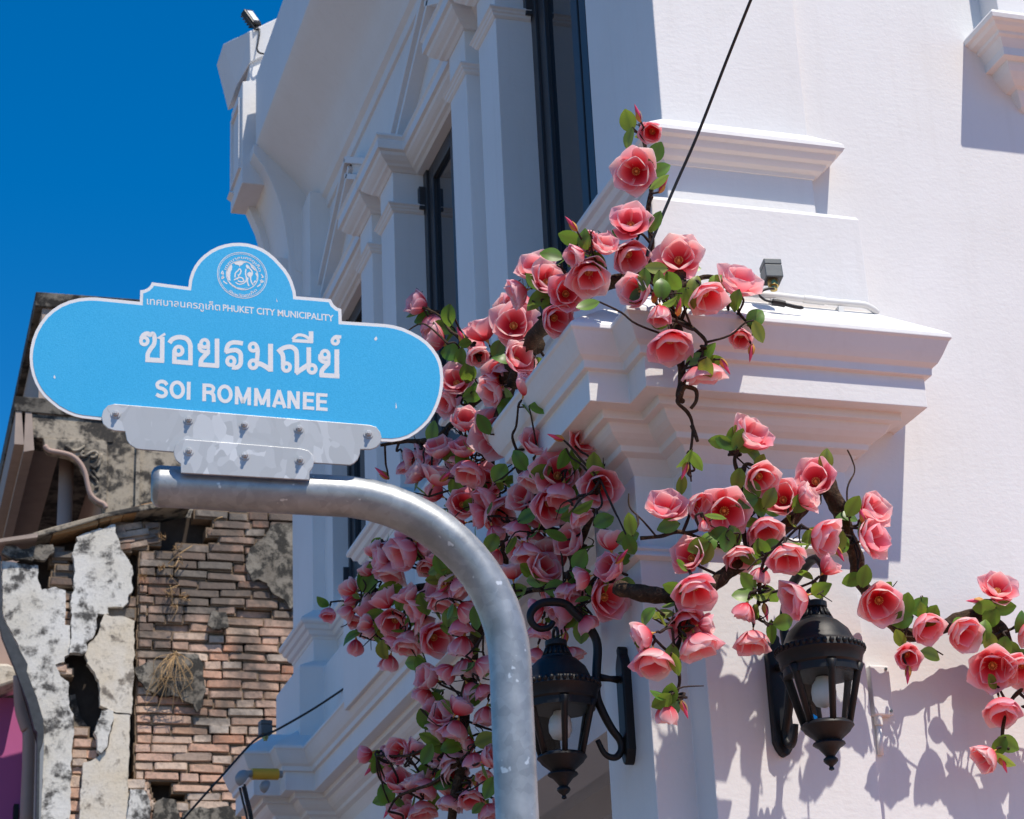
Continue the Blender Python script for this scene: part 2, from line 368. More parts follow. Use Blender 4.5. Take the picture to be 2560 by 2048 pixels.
ent = [(-.1, 6.66), (.096, 6.652), (.100, 6.640), (.092, 6.630), (.088, 6.622), (.093, 6.616), (.093, 6.573), (.078, 6.566), (.072, 6.552), (.055, 6.535), (.040, 6.524), (.033, 6.515), (.018, 6.508), (.006, 6.498), (-.1, 6.495)]
EP = [(2.243, YF), (2.243, 10.60), (2.37, 10.60)]
for a in (8.74, 7.005):
    EP += [(2.37, a + .70), (XP, a + .70), (XP, a + .435), (2.33, a + .435), (2.33, a + .255), (XP, a + .255), (XP, a), (2.37, a)]
EP += [(2.37, 5.969), (XP, 5.969), (XP, YP), (XE, YP), (XE, YW + .02)]
B('entablature', MB().sweep(EP, ent), bevel=.0015)
B('window_head', MB().box((2.28, 5.9, 6.576), (2.72, YF, 6.62)))
def raking(yc):                            # raking mouldings of the pediment over a window
    mb = MB()
    for s in (-1, 1):
        for d0, d1, px_ in ((0, .035, .085), (.035, .09, .05), (.09, .12, .075)):
            a = (yc, 7.245); b = (yc + s * .868, 6.765)
            t = Vector((b[0] - a[0], b[1] - a[1])).normalized(); n = Vector((t.y, -t.x)) * s
            if n.y > 0: n = -n
            q = [Vector(a) + n * d0, Vector(b) + n * d0, Vector(b) + n * d1, Vector(a) + n * d1]
            mb.prism([(2.37, p.x, p.y) for p in q], (-px_, 0, 0))
    return mb
for yc in (8.215, 9.955, 6.487): B('pediment', raking(yc), bevel=.003)
# cove and eave
cove = [(2.37, 7.30), (2.345, 7.31), (2.34, 7.36), (2.315, 7.38), (2.30, 7.43), (2.275, 7.46), (2.26, 7.50), (2.21, 7.57), (2.15, 7.63), (2.08, 7.70), (2.03, 7.75), (1.985, 7.795), (1.975, 7.81), (1.975, 8.27), (2.05, 8.30), (2.5, 8.45), (2.5, 7.30)]
mb = MB(); n = len(cove)
vs = [(x, 4.9, z) for x, z in cove] + [(x, 10.92, z) for x, z in cove]
mb.add(vs, [(i, (i + 1) % n, n + (i + 1) % n, n + i) for i in range(n)] + [tuple(range(n)), tuple(range(2 * n - 1, n - 1, -1))])
B('eave', mb, smooth=True, angle=28)
# party-wall fin with curved console at the far end
fin = [(1.957, 7.80), (1.957, 7.74), (2.018, 7.655), (2.06, 7.57), (2.095, 7.479), (2.12, 7.39), (2.138, 7.301), (2.16, 7.146), (2.175, 6.98), (2.19, 6.80), (2.21, 6.66), (2.6, 6.6), (2.6, 7.80)]
B('party_wall', MB().prism([(x, 10.9, z) for x, z in fin], (0, .42, 0)), bevel=.004)
B('console_panel', MB().prism([(x, 10.895, z) for x, z in [(2.30, 7.52), (2.15, 7.45), (2.19, 7.25), (2.205, 7.0), (2.30, 6.95)]], (0, .006, 0)))
pf = [(1.90, 7.62), (1.885, 8.30), (1.935, 8.34), (1.80, 8.52), (1.79, 8.60), (1.945, 8.70), (2.6, 9.16), (2.6, 7.62)]
B('parapet', MB().prism([(x, 11.02, z) for x, z in [(1.912, 7.60), (1.912, 8.29), (1.955, 8.30), (1.955, 8.42), (2.6, 8.86), (2.6, 7.60)]], (0, .40, 0)), bevel=.004)
ct = [(1.945, 10.97, 8.615), (1.83, 11.25, 8.68), (1.83, 11.50, 8.68), (2.6, 11.50, 9.12), (2.6, 10.97, 9.07)]
cb_ = [(1.955, 11.0, 8.42), (1.905, 11.2, 8.36), (1.905, 11.50, 8.36), (2.6, 11.50, 8.83), (2.6, 11.0, 8.83)]
B('parapet_cap', MB().add(ct + cb_, [(0, 1, 2, 3, 4), (9, 8, 7, 6, 5)] + [(i, (i + 1) % 5, 5 + (i + 1) % 5, 5 + i) for i in range(5)]), bevel=.004)
B('panel_moulding', MB().prism([(1.896, y, z) for y, z in [(11.06, 7.72), (11.06, 8.2), (11.36, 8.2), (11.36, 7.72)]], (.02, 0, 0), [[(1.896, y, z) for y, z in [(11.085, 7.745), (11.085, 8.175), (11.335, 8.175), (11.335, 7.745)]]]))
cs = [(1.886, 7.69), (1.955, 7.64), (2.0, 7.60), (2.06, 7.46), (2.1, 7.31), (2.13, 7.15), (2.15, 6.9)]
B('console', MB().prism([(x, 11.31, z) for x, z in cs + [(2.4, 6.9), (2.4, 7.69)]], (0, .1, 0)))
for i in range(3): B('console_fillet', MB().box((2.10 + i * .022, 10.96 + i * .06, 6.86 - i * .03), (2.3, 11.0 + i * .06, 7.10 - i * .05)))

# windows
def window(y0, y1):
    z0, z1 = 4.90, 6.578; X = 2.395
    fr = MB().box((X, y0 - .02, z0), (X + .07, y0 + .055, z1)).box((X, y1 - .055, z0), (X + .07, y1 + .02, z1)).box((X, y0 + .055, z1 - .07), (X + .07, y1 - .055, z1)).box((X, y0 + .055, z0), (X + .07, y1 - .055, z0 + .06))
    ym = (y0 + y1) / 2
    w = B('window', fr, FRAME, bevel=.002)
    for a, b in ((y0 + .055, ym - .006), (ym + .006, y1 - .055)):
        lf = MB().box((X + .012, a + .004, z0 + .065), (X + .055, a + .075, z1 - .075)).box((X + .012, b - .075, z0 + .065), (X + .055, b - .004, z1 - .075)).box((X + .012, a + .075, z1 - .16), (X + .055, b - .075, z1 - .075)).box((X + .012, a + .075, z0 + .065), (X + .055, b - .075, z0 + .16))
        lf.obj('sash', FRAME, w, bevel=.003)
        MB().box((X + .03, a + .07, z0 + .15), (X + .036, b - .07, z1 - .15)).obj('pane', WINGLASS, w)
    for z in (4.95, 6.30): MB().box((X - .03, y1 - .03, z), (X + .01, y1 + .004, z + .12)).obj('hinge', FRAME, w, bevel=.003)
for a, b in ((5.969, 7.005), (7.69, 8.74), (9.43, 10.50)): window(a, b)
# scroll ornament under the far sill
sc_ = []
for i in range(46):
    a = i / 45 * 4.3 * math.pi; r = .095 * (1 - i / 52)
    sc_.append((2.33 + .002 * i * .3, 10.15 - r * math.cos(a), 4.50 + r * math.sin(a)))
B('scroll_ornament', MB().tube(sc_, [.02 - .00025 * i for i in range(46)], 8), smooth=True)
# first-floor window bay on the sunlit side wall (only its corner is in view)
cb = [(-.05, 5.362), (.0, 5.36), (.185, 5.352), (.193, 5.338), (.190, 5.322), (.178, 5.318), (.170, 5.308), (.150, 5.300), (.148, 5.290), (.138, 5.284), (.130, 5.268), (.124, 5.255), (.126, 5.224), (.102, 5.220), (.100, 5.206), (.092, 5.188), (.076, 5.168), (.060, 5.154), (.044, 5.150), (.036, 5.128), (.022, 5.098), (.0, 5.08), (-.05, 5.08)]
B('window_sill', MB().sweep([(3.56, YW + .02), (3.56, YW), (5.2, YW), (5.2, YW + .02)], cb), bevel=.0015)
B('window_surround', MB().box((3.447, 5.278, 5.345), (3.66, YW + .02, 7.5)), bevel=.004)
B('window_shutter', MB().box((3.66, 5.36, 5.345), (5.1, YW + .01, 7.5)), FRAME)

# ------------------------------------------------------------------ small fixtures on the white building
def cable(name, pts, r, label, mat=RUBBER, group=None, n=6):
    o = MB().tube(catmull(pts, 6), r, n).obj(name, mat, None, smooth=True); return tag(o, label, 'cable', group)
k1 = crop(1600, 0, 960); k8 = crop(540, 1536, 640)
pts = [onp(*k1(a, b), 1, y) for a, b, y in ((700, -190, 4.72), (622, 0, 4.80), (490, 330, 4.93), (322, 760, 5.06), (190, 1060, 5.13), (60, 1370, 5.17), (40, 1440, 5.18))]
cable('power_cable', pts, .0052, 'thick black cable running up across the sunlit white wall')
pts = [onp(*k8(a, b), 1, y) for a, b, y in ((1330, 470, 9.7), (1160, 572, 10.05), (830, 790, 10.3), (545, 955, 10.42), (430, 1010, 10.45), (310, 1075, 10.45), (60, 1350, 10.45), (-130, 1560, 10.5), (-330, 1790, 10.6), (-500, 2000, 10.7))]
cable('power_cable', pts, .0058, 'thin black cable sagging in front of the ruined brick wall')

def spot_lamp(c, rz, tilt, s, label):
    t = empty('spot_lamp', label, 'lamp', c)
    M = Matrix.Translation(c) @ Matrix.Rotation(rz, 4, 'Z') @ Matrix.Rotation(tilt, 4, 'X')
    def tr(mb): mb.v = [tuple(M @ Vector(v)) for v in mb.v]; return mb
    tr(MB().box((-s, -s, -.6 * s), (s, s, s * 1.0))).obj('housing', GREYBOX, t, bevel=.003)
    tr(MB().box((-s, -s, s * 1.04), (s, s, s * 1.75))).obj('housing_cap', GREYBOX, t, bevel=.003)
    tr(MB().box((-s * .85, -s * .85, -.62 * s), (s * .85, s * .85, -.58 * s))).obj('base_plate', RUBBER, t)
    g_ = MB().lathe([(0, -.62 * s - .03), (.011, -.62 * s - .03), (.011, -.62 * s - .018), (.016, -.62 * s - .018), (.016, -.62 * s), (0, -.62 * s)], n=12); tr(g_).obj('cable_gland', BRASS, t, smooth=True, angle=30)
    return t, M
pc = onp(1930, 692, 1, 5.16)
t, M = spot_lamp(pc, R_(-8), R_(-8), .027, 'square grey spotlight with black lead on top of the large cornice')
e0 = M @ Vector((0, -.005, -.045))
ck = crop(1500, 640, 500)
q = lambda a, b, y: onp(*ck(a, b), 1, y)
MB().tube(catmull([e0, q(1800, 355, 5.15), q(1740, 385, 5.15), q(1725, 430, 5.14), q(1780, 475, 5.14), q(1860, 495, 5.13)], 5), .0042, 6).obj('lead', RUBBER, t, smooth=True)
MB().tube(catmull([q(1860, 495, 5.13), q(1990, 520, 5.13)], 2), .0105, 8).obj('connector', RUBBER, t, smooth=True, angle=40)
MB().tube(catmull([q(1990, 520, 5.13), q(2100, 548, 5.13), q(2190, 560, 5.13)], 3), [.006] * 6 + [.004], 8).obj('plug', RUBBER, t, smooth=True)
c3 = crop(1900, 700, 640)
cp = [onp(*c3(a, b), 1, y) for a, b, y in ((-420, 85, 5.235), (-150, 110, 5.235), (150, 135, 5.235), (365, 160, 5.235), (600, 185, 5.235), (780, 200, 5.235), (880, 212, 5.235), (940, 240, 5.24), (985, 275, 5.25))]
cd = empty('conduit', 'cream plastic conduit along the top of the large cornice', 'conduit', cp[3])
MB().tube(catmull(cp, 5), .0105, 10).obj('pipe', PVC, cd, smooth=True)
a, b = onp(*c3(365, 160), 1, 5.235), onp(*c3(540, 180), 1, 5.235)
MB().tube([a, b], .0125, 10).obj('coupling', PVC, cd, smooth=True, angle=40)
for u, v in ((675, 215), (110, 150)):
    w = onp(*c3(u, v), 1, 5.235); MB().box((w.x - .008, w.y - .006, w.z - .026), (w.x + .008, w.y + .018, w.z - .004)).obj('clip', PVC, cd)

t = empty('floodlight', 'small black floodlight on the parapet end against the blue sky', 'lamp', onp(629, 77, 1, 11.0))
M = Matrix.Translation(onp(628, 46, 1, 11.0)) @ Matrix.Rotation(R_(30), 4, 'Z') @ Matrix.Rotation(R_(-18), 4, 'Y') @ Matrix.Rotation(R_(-25), 4, 'X')
def tr(mb): mb.v = [tuple(M @ Vector(v)) for v in mb.v]; return mb
tr(MB().box((-.035, -.02, -.06), (.035, .025, .06))).obj('housing', RUBBER, t, bevel=.006)
tr(MB().box((-.022, -.024, -.042), (.022, -.019, .042))).obj('lens', LED, t)
mb = MB()
for i in range(5): mb.box((-.03, .025, -.05 + i * .024), (.03, .038, -.044 + i * .024))
tr(mb).obj('cooling_fins', RUBBER, t)['kind'] = 'stuff'
tr(MB().box((-.042, -.006, -.1), (-.037, .006, 0)).box((.037, -.006, -.1), (.042, .006, 0)).box((-.042, -.006, -.105), (.042, .006, -.1))).obj('yoke', RUBBER, t)
k5 = crop(540, 0, 640)
MB().tube(catmull([onp(*k5(a, b), 1, y) for a, b, y in ((330, 215, 11.0), (365, 260, 10.96), (355, 350, 10.95), (345, 410, 10.95), (365, 445, 10.95), (410, 455, 10.97))], 5), .006, 6).obj('lead', RUBBER, t, smooth=True)

t = empty('cable_lamp', 'yellow tube fitting with grey dome caps hung at the far cornice end', 'lamp', onp(*k8(420, 1345), 1, 10.40))
a, b = onp(*k8(300, 1345), 1, 10.40), onp(*k8(520, 1347), 1, 10.42); d = (b - a)
MB().tube([a, b], .029, 16).obj('tube', YELLOW, t, smooth=True, angle=40)
MB().tube([a - d * .17, a], .018, 12).obj('ferrule', DOME, t, smooth=True, angle=40)
MB().tube([b, b + d * .16], .019, 12).obj('ferrule', DOME, t, smooth=True, angle=40)
def dome(c, ax, r):
    M = Matrix.Translation(c) @ Vector(ax).normalized().to_track_quat('Z', 'Y').to_matrix().to_4x4()
    mb = MB().lathe([(r, 0), (r * .98, r * .25), (r * .85, r * .6), (r * .55, r * .9), (.001, r * 1.0)], n=20).lathe([(r, 0), (.001, .004)], n=20)
    mb.v = [tuple(M @ Vector(v)) for v in mb.v]; return mb
dome(onp(*k8(235, 1385), 1, 10.40), (-.8, -.3, .45), .043).obj('dome', DOME, t, smooth=True, angle=60)
dome(onp(*k8(425, 1455), 1, 10.40), (-.85, -.3, .3), .033).obj('dome', DOME, t, smooth=True, angle=60)
for i, (u, v) in enumerate(((200, 1460), (225, 1450), (240, 1430))):
    MB().tube(catmull([onp(*k8(u, v), 1, 10.39), onp(*k8(u + 30, v + 130), 1, 10.39), onp(*k8(u + 62, v + 270), 1, 10.39), onp(*k8(u + 80, v + 500), 1, 10.4)], 4), .006, 6).obj('lead', RUBBER, t, smooth=True)
spot_lamp(onp(*k8(415, 985), 1, 10.5), R_(5), 0, .030, 'dark square spotlight standing on the far end of the cornice')

t = empty('junction_box', 'flat white electrical box screwed to the sunlit wall beside the lantern', 'junction box', (2.79, YW, 3.0))
MB().prism([(2.752, YW + .002, 3.012), (2.752, YW + .002, 3.158), (2.812, YW + .002, 3.158), (2.812, YW + .002, 3.012)], (0, -.03, 0)).obj('box', WHITE, t, bevel=.004)
for x, z in ((2.801, 3.147), (2.803, 3.024)): MB().tube([(x, YW - .027, z), (x, YW - .031, z)], .0045, 10).obj('screw', GREYBOX, t)
MB().tube([(2.768, YW - .012, 3.012), (2.768, YW - .012, 2.985)], .0125, 10).obj('socket', PVC, t, smooth=True, angle=40)
MB().tube([(2.768, YW - .010, 2.99), (2.766, YW - .010, 2.93), (2.766, YW - .008, 2.90)], .0085, 10).obj('pipe', WHITE, t, smooth=True)

# ------------------------------------------------------------------ lanterns
def lantern(name, label, base, out, zc):
    """base: point on the wall, out: horizontal unit vector away from the wall, zc: height of the rim"""
    out = Vector(out); side = Vector((-out.y, out.x, 0)); W = Vector((base[0], base[1], 0))
    t = empty(name, label, 'lantern', (base[0], base[1], zc - .35), 'pair of black wall lanterns')
    ax = W + out * LD; C = Vector((ax.x, ax.y, zc))
    P = lambda o_, s_, z_: W + out * o_ + side * s_ + Vector((0, 0, z_))
    # hood
    HZ = lambda pr: [(r_, z_ * (.87 if z_ > -.21 else 1) if z_ > -.21 else -.183 + (z_ + .21) * .60) for r_, z_ in pr]
    h = MB().lathe(HZ([(.0, .182), (.022, .182), (.032, .176), (.032, .160), (.026, .155), (.030, .150), (.036, .128), (.046, .122), (.047, .116), (.058, .110), (.083, .082), (.093, .056), (.097, .044), (.104, .034), (.114, .030), (.118, .020), (.120, .008), (.114, .0), (.110, -.03), (.104, -.036), (.104, -.06), (.0, -.06)]), C, 40)
    hd = h.obj('hood', IRON, t, smooth=True, angle=35)
    mb = MB()
    for i in range(40):
        a = 2 * math.pi * i / 40; mb.lathe([(.0, .009), (.0055, .006), (.0075, 0), (.0055, -.006), (.0, -.009)], C + Vector((.1185 * math.cos(a), .1185 * math.sin(a), .018)), 6)
    b = mb.obj('beading', IRON, hd, smooth=True); b['kind'] = 'stuff'
    mb = MB()
    for i in range(16):
        a = 2 * math.pi * i / 16; e = Vector((math.cos(a), math.sin(a), 0)); mb.tube([C + e * .030 + Vector((0, 0, .132)), C + e * .041 + Vector((0, 0, .108))], .0042, 5)
    b = mb.obj('fluting', IRON, hd, smooth=True); b['kind'] = 'stuff'
    # cage: six posts and six panes
    nb = 6; off = .35
    for i in range(nb):
        a = 2 * math.pi * i / nb + off; a2 = a + 2 * math.pi / nb
        e = Vector((math.cos(a), math.sin(a), 0)); e2 = Vector((math.cos(a2), math.sin(a2), 0))
        top = C + e * .103 + Vector((0, 0, -.03)); bot = C + e * .062 + Vector((0, 0, -.187))
        MB().tube([top, top * .85 + bot * .15, bot], [.015, .0100, .0085], 6).obj('post', IRON, t, smooth=True)
        q_ = [top, C + e2 * .103 + Vector((0, 0, -.03)), C + e2 * .062 + Vector((0, 0, -.187)), bot]
        cc = sum(q_, Vector()) / 4; q_ = [p + (C + Vector((0, 0, p.z - C.z)) - p) * .04 for p in q_]
        MB().add(q_, [(0, 1, 2, 3)]).obj('pane', LGLASS, t)
    MB().lathe(HZ([(.0, -.205), (.060, -.205), (.070, -.213), (.072, -.222), (.066, -.232), (.058, -.246), (.047, -.262), (.036, -.278), (.032, -.288), (.042, -.294), (.044, -.302), (.038, -.310), (.030, -.318), (.022, -.334), (.016, -.346), (.012, -.356), (.019, -.366), (.0195, -.376), (.014, -.388), (.007, -.396), (.005, -.402), (.0075, -.408), (.007, -.415), (.0, -.419)]), C, 32, (.045, -.230, -.199)).obj('finial', IRON, t, smooth=True, angle=50)
    MB().lathe([(.0, -.05), (.016, -.05), (.02, -.062), (.030, -.075), (.034, -.095), (.033, -.115), (.024, -.132), (.0, -.140)], C, 20).obj('bulb', BULB, t, smooth=True)
    MB().lathe([(.0, -.03), (.02, -.03), (.02, -.055), (.0, -.055)], C, 12).obj('lamp_holder', IRON, t)
    # back plate, arm and scroll
    bp = [(-.022, .10), (-.012, .115), (-.014, .13), (.0, .142), (.014, .13), (.012, .115), (.022, .10), (.030, .08), (.030, -.17), (.022, -.19), (.012, -.205), (.0, -.212), (-.012, -.205), (-.022, -.19), (-.030, -.17), (-.030, .08)]
    MB().prism([P(-.003, s_, zc + z_ + .005) for s_, z_ in bp], out * .030).obj('back_plate', IRON, t, bevel=.005)
    A = LD
    arm = [P(.03, 0, zc + .045), P(.055, 0, zc + .047), P(.085, 0, zc + .05)]
    MB().tube(arm, [.012, .009, .012], 8).obj('arm_boss', IRON, t, smooth=True)
    big = catmull([P(.105, 0, zc - .135), P(.085, 0, zc - .175), P(.055, 0, zc - .185), P(.035, 0, zc - .165), P(.036, 0, zc - .135), P(.06, 0, zc - .10), P(.085, 0, zc - .05), P(.10, 0, zc + .0), P(.095, 0, zc + .07), P(.088, 0, zc + .15), P(.11, 0, zc + .20), P(.15, 0, zc + .24), P(A - .03, 0, zc + .27), P(A + .035, 0, zc + .268), P(A + .07, 0, zc + .24), P(A + .072, 0, zc + .21), P(A + .05, 0, zc + .19), P(A + .02, 0, zc + .194), P(A + .004, 0, zc + .212)], 5)
    MB().tube(big, [.008 + .006 * math.sin(math.pi * i / (len(big) - 1)) for i in range(len(big))], 8).obj('scroll_arm', IRON, t, smooth=True)
    rg = [C + Vector((0, 0, .172)) + (side * math.cos(a) + Vector((0, 0, 1)) * math.sin(a)) * .022 for a in [i * math.pi / 8 for i in range(17)]]
    MB().tube(rg, .005, 6).obj('hanging_ring', IRON, t, smooth=True)
    return t
LD = .30
lantern('wall_lantern', 'black cast-iron lantern hanging from a scroll arm on the sunlit pier front', (2.452, YP - .001), (0, -1, 0), 3.085)
LD = .215
lantern('wall_lantern', 'black cast-iron lantern in the shade partly hidden behind the steel pole', (2.121 - .001, 5.655), (-1, 0, 0), 3.125)

# ------------------------------------------------------------------ street sign
SA = R_(9); SH = Vector((math.cos(SA), -math.sin(SA), 0)); SN = Vector((-math.sin(SA), -math.cos(SA), 0))
S0 = EYE + ray(590, 1212) * 4.45
def sp(px, py, off=0.0):                       # photo pixel -> point of the sign plane, off metres towards the viewer
    d = ray(px, py); p0 = S0 + SN * off; return EYE + d * ((p0 - EYE).dot(SN) / d.dot(SN))
sign = empty('street_sign', 'blue street name sign reading SOI ROMMANEE on a bent galvanised pole', 'street sign', (0, 0, 0))
RT = .0445
bot = sp(1283, 1820, -.045); left = sp(400, 1216, -.045); 
sv = (bot - left).dot(SH); za = left.z
arm_z = sp(590, 1216, -.045).z
path = [left + SH * u for u in (0,)]
RB = .37
pp = [Vector((left.x, left.y, za)) ]
steps = 8
sb = sv - RB
slope = (sp(800, 1238, -.045).z - za) / (sp(800, 1238, -.045) - left).dot(SH)
pp += [left + SH * (sb * i / 4) + Vector((0, 0, slope * sb * i / 4)) for i in range(1, 5)]
zb = pp[-1].z; bs = left + SH * sb
for i in range(1, 15):
    a = i / 14 * math.pi / 2; pp.append(Vector((bs.x, bs.y, 0)) + SH * (RB * math.sin(a)) + Vector((0, 0, zb - RB * (1 - math.cos(a)))))
end = pp[-1]; pp += [Vector((end.x, end.y, end.z - .4)), Vector((end.x, end.y, 0))]
ends = pp[0] - SH * .018
sign.location = (end.x, end.y, 0)
mb = MB().tube([ends + SH * .0, ends + SH * .006, ends + SH * .016] + pp, [.030, .040, RT] + [RT] * len(pp), 28)
mb.obj('pole', GALV, sign, smooth=True, angle=50)
cs = crop(0, 560, 1200)
outl = [(628, 350), (560, 343), (500, 337), (440, 331), (400, 330), (355, 334), (310, 345), (270, 362), (235, 385), (205, 412), (180, 445), (160, 480), (145, 520), (136, 560), (133, 600), (136, 640), (145, 680), (158, 714), (175, 745), (197, 774), (225, 800), (260, 828), (300, 850), (335, 864), (370, 872), (445, 880),
        (1080, 935), (1715, 976), (1760, 978), (1800, 972), (1837, 960), (1870, 940), (1902, 914), (1930, 885), (1952, 850), (1970, 810), (1983, 770), (1990, 730), (1992, 690), (1988, 650), (1981, 620), (1968, 590), (1946, 558), (1920, 530), (1888, 506), (1850, 485), (1812, 468), (1770, 456), (1732, 450), (1690, 447), (1535, 437), (1533, 382), (1514, 376), (1498, 362), (1489, 345), (1484, 338), (1405, 331), (1330, 325), (1328, 305), (1322, 285), (1313, 257), (1300, 230), (1283, 204), (1262, 180), (1238, 154), (1210, 130), (1182, 112), (1150, 98), (1116, 89), (1080, 85), (1044, 86), (1010, 92), (978, 102), (948, 117), (920, 137), (895, 160), (875, 187), (860, 217), (850, 250), (846, 283), (760, 272), (682, 262), (676, 276), (664, 288), (648, 296), (630, 298)]
op = [cs(a, b) for a, b in outl]
def inset(poly, d):
    n = len(poly); out = []
    for i in range(n):
        a, b, c = Vector(poly[i - 1]), Vector(poly[i]), Vector(poly[(i + 1) % n])
        t1, t2 = (b - a).normalized(), (c - b).normalized(); n1, n2 = Vector((t1.y, -t1.x)), Vector((t2.y, -t2.x))
        den = max(.35, 1 + n1.dot(n2)); out.append(b + (n1 + n2) / den * d)
    return out
ar = sum(op[i - 1][0] * op[i][1] - op[i][0] * op[i - 1][1] for i in range(len(op)))
ip = inset(op, 8.0 if ar < 0 else 8.0 * (1 if ar < 0 else 1) * (-1 if ar > 0 else 1) * -1 if False else (8.0 if ar < 0 else -8.0))
panel = MB().prism([sp(x, y, .001) for x, y in op], SN * -.003).obj('sign_panel', SIGNW, sign)
MB().prism([sp(x, y, .0018) for x, y in ip], SN * -.0005).obj('blue_field', SIGNB, panel)
PT = MB()                                      # lettering, drawn as strokes on the sheet
def stroke(pts, w, cc, closed=False, off=.0021):
    p = [Vector(cc(*q)) for q in pts]; w = w * CS / 2; n = len(p); Ls = []; Rs = []
    for i in range(n):
        a = p[i - 1] if (i or closed) else p[i]; b = p[(i + 1) % n] if (i < n - 1 or closed) else p[i]
        t1 = (p[i] - a).normalized() if (p[i] - a).length > 0 else None; t2 = (b - p[i]).normalized() if (b - p[i]).length > 0 else None
        t1 = t1 or t2; t2 = t2 or t1; n1, n2 = Vector((t1.y, -t1.x)), Vector((t2.y, -t2.x)); m = (n1 + n2) / max(.5, 1 + n1.dot(n2))
        Ls.append(p[i] + m * w); Rs.append(p[i] - m * w)
    m = n if closed else n - 1
    for i in range(m):
        j = (i + 1) % n; PT.add([sp(q.x, q.y, off) for q in (Ls[i], Ls[j], Rs[j], Rs[i])], [(0, 1, 2, 3)])
def ring(c, rx, ry, w, cc, n=22, a0=0, off=.0021, tilt=.0): stroke([(c[0] + rx * math.cos(2 * math.pi * i / n), c[1] + ry * math.sin(2 * math.pi * i / n) + tilt * rx * math.cos(2 * math.pi * i / n)) for i in range(n)], w, cc, True, off)
def arcp(pts, n=5): return [tuple(v) for v in catmull([Vector((a, b, 0)) for a, b in pts], n)]
def cv(pts, w): stroke([(v[0], v[1]) for v in arcp(pts)], w, cl, off=.0020 + random.random() * .0002)
def st(pts, w): stroke(pts, w, cl, off=.0020 + random.random() * .0002)
cl = crop(320, 720, 560); CS = 560 / 2156
# Thai line
ring((157, 511), 33, 34, 34, cl); cv([(127, 490), (150, 452), (188, 438), (212, 452), (240, 442), (256, 480), (250, 540), (214, 592), (190, 640), (190, 700)], 42); st([(167, 690), (348, 700)], 46); st([(328, 712), (330, 470)], 44); st([(318, 485), (292, 480), (358, 442)], 26)
cv([(398, 530), (430, 492), (490, 474), (560, 488), (597, 540), (601, 620), (601, 735)], 44); st([(622, 724), (426, 708)], 44); ring((487, 605), 38, 40, 36, cl); st([(448, 600), (446, 712)], 44)
ring((737, 535), 35, 36, 34, cl); cv([(690, 535), (690, 585), (722, 612), (790, 618)], 36); cv([(770, 622), (722, 672), (704, 700), (700, 748)], 44); st([(680, 736), (876, 750)], 44); st([(857, 762), (857, 488)], 44); st([(775, 545), (770, 622)], 30)
cv([(1106, 534), (1015, 524), (962, 552), (944, 622)], 42); cv([(936, 616), (1030, 598), (1080, 628), (1086, 690), (1080, 735), (1050, 764), (1000, 764)], 44); ring((990, 705), 36, 38, 36, cl)
ring((1205, 570), 35, 36, 34, cl); ring((1205, 735), 36, 38, 36, cl); cv([(1236, 556), (1248, 610), (1240, 700)], 42); cv([(1225, 722), (1290, 738), (1372, 790)], 46); st([(1372, 806), (1372, 538)], 48)
cv([(1442, 618), (1490, 582), (1556, 566), (1606, 588), (1624, 640), (1625, 820)], 44); cv([(1464, 612), (1490, 650), (1494, 750)], 44); ring((1525, 762), 35, 37, 36, cl); st([(1740, 572), (1740, 745)], 44); st([(1612, 822), (1742, 735)], 46); ring((1772, 780), 35, 37, 36, cl)
st([(1582, 506), (1782, 518)], 32); cv([(1584, 496), (1632, 454), (1700, 462), (1762, 506)], 28); st([(1762, 418), (1762, 520)], 44)
ring((1897, 640), 35, 36, 34, cl); cv([(1850, 640), (1850, 688), (1882, 712), (1948, 720)], 36); cv([(1930, 724), (1882, 776), (1866, 800), (1862, 848)], 44); st([(1845, 838), (2036, 850)], 44); st([(2010, 862), (2010, 592)], 46); st([(1936, 648), (1930, 724)], 30)
ring((1995, 510), 30, 31, 30, cl); cv([(1968, 500), (1998, 470), (2052, 474)], 32)
# SOI ROMMANEE
cv([(376, 934), (350, 906), (312, 902), (282, 924), (292, 956), (338, 974), (366, 1002), (356, 1034), (316, 1044), (272, 1024)], 35)
ring((474, 980), 57, 71, 35, cl, 28, tilt=.07); st([(585, 904), (582, 1076)], 36)
st([(735, 920), (733, 1090)], 36); cv([(735, 937), (800, 942), (823, 971), (800, 1003), (735, 1004)], 33); cv([(785, 1004), (820, 1030), (826, 1098)], 36)
ring((933, 1020), 57, 72, 35, cl, 28, tilt=.07)
for dx, dy in ((0, 0), (185, 16)):
    st([(1045 + dx, 1121 + dy), (1047 + dx, 948 + dy)], 34); st([(1048 + dx, 956 + dy), (1107 + dx, 1108 + dy)], 34); st([(1107 + dx, 1108 + dy), (1166 + dx, 966 + dy)], 34); st([(1167 + dx, 957 + dy), (1166 + dx, 1130 + dy)], 34)
st([(1402, 1148), (1455, 985)], 34); st([(1453, 985), (1510, 1156)], 34); st([(1420, 1104), (1492, 1110)], 30)
st([(1550, 1160), (1552, 990)], 34); st([(1553, 998), (1634, 1160)], 36); st([(1635, 1166), (1637, 996)], 34)
for dx, dy in ((0, 0), (128, 10)):
    st([(1700 + dx, 1170 + dy), (1702 + dx, 1002 + dy)], 36); st([(1700 + dx, 1018 + dy), (1792 + dx, 1024 + dy)], 32); st([(1700 + dx, 1082 + dy), (1784 + dx, 1088 + dy)], 30); st([(1700 + dx, 1153 + dy), (1793 + dx, 1160 + dy)], 32)
lt = PT.obj('street_name_lettering', SIGNW, panel); lt['kind'] = 'stuff'
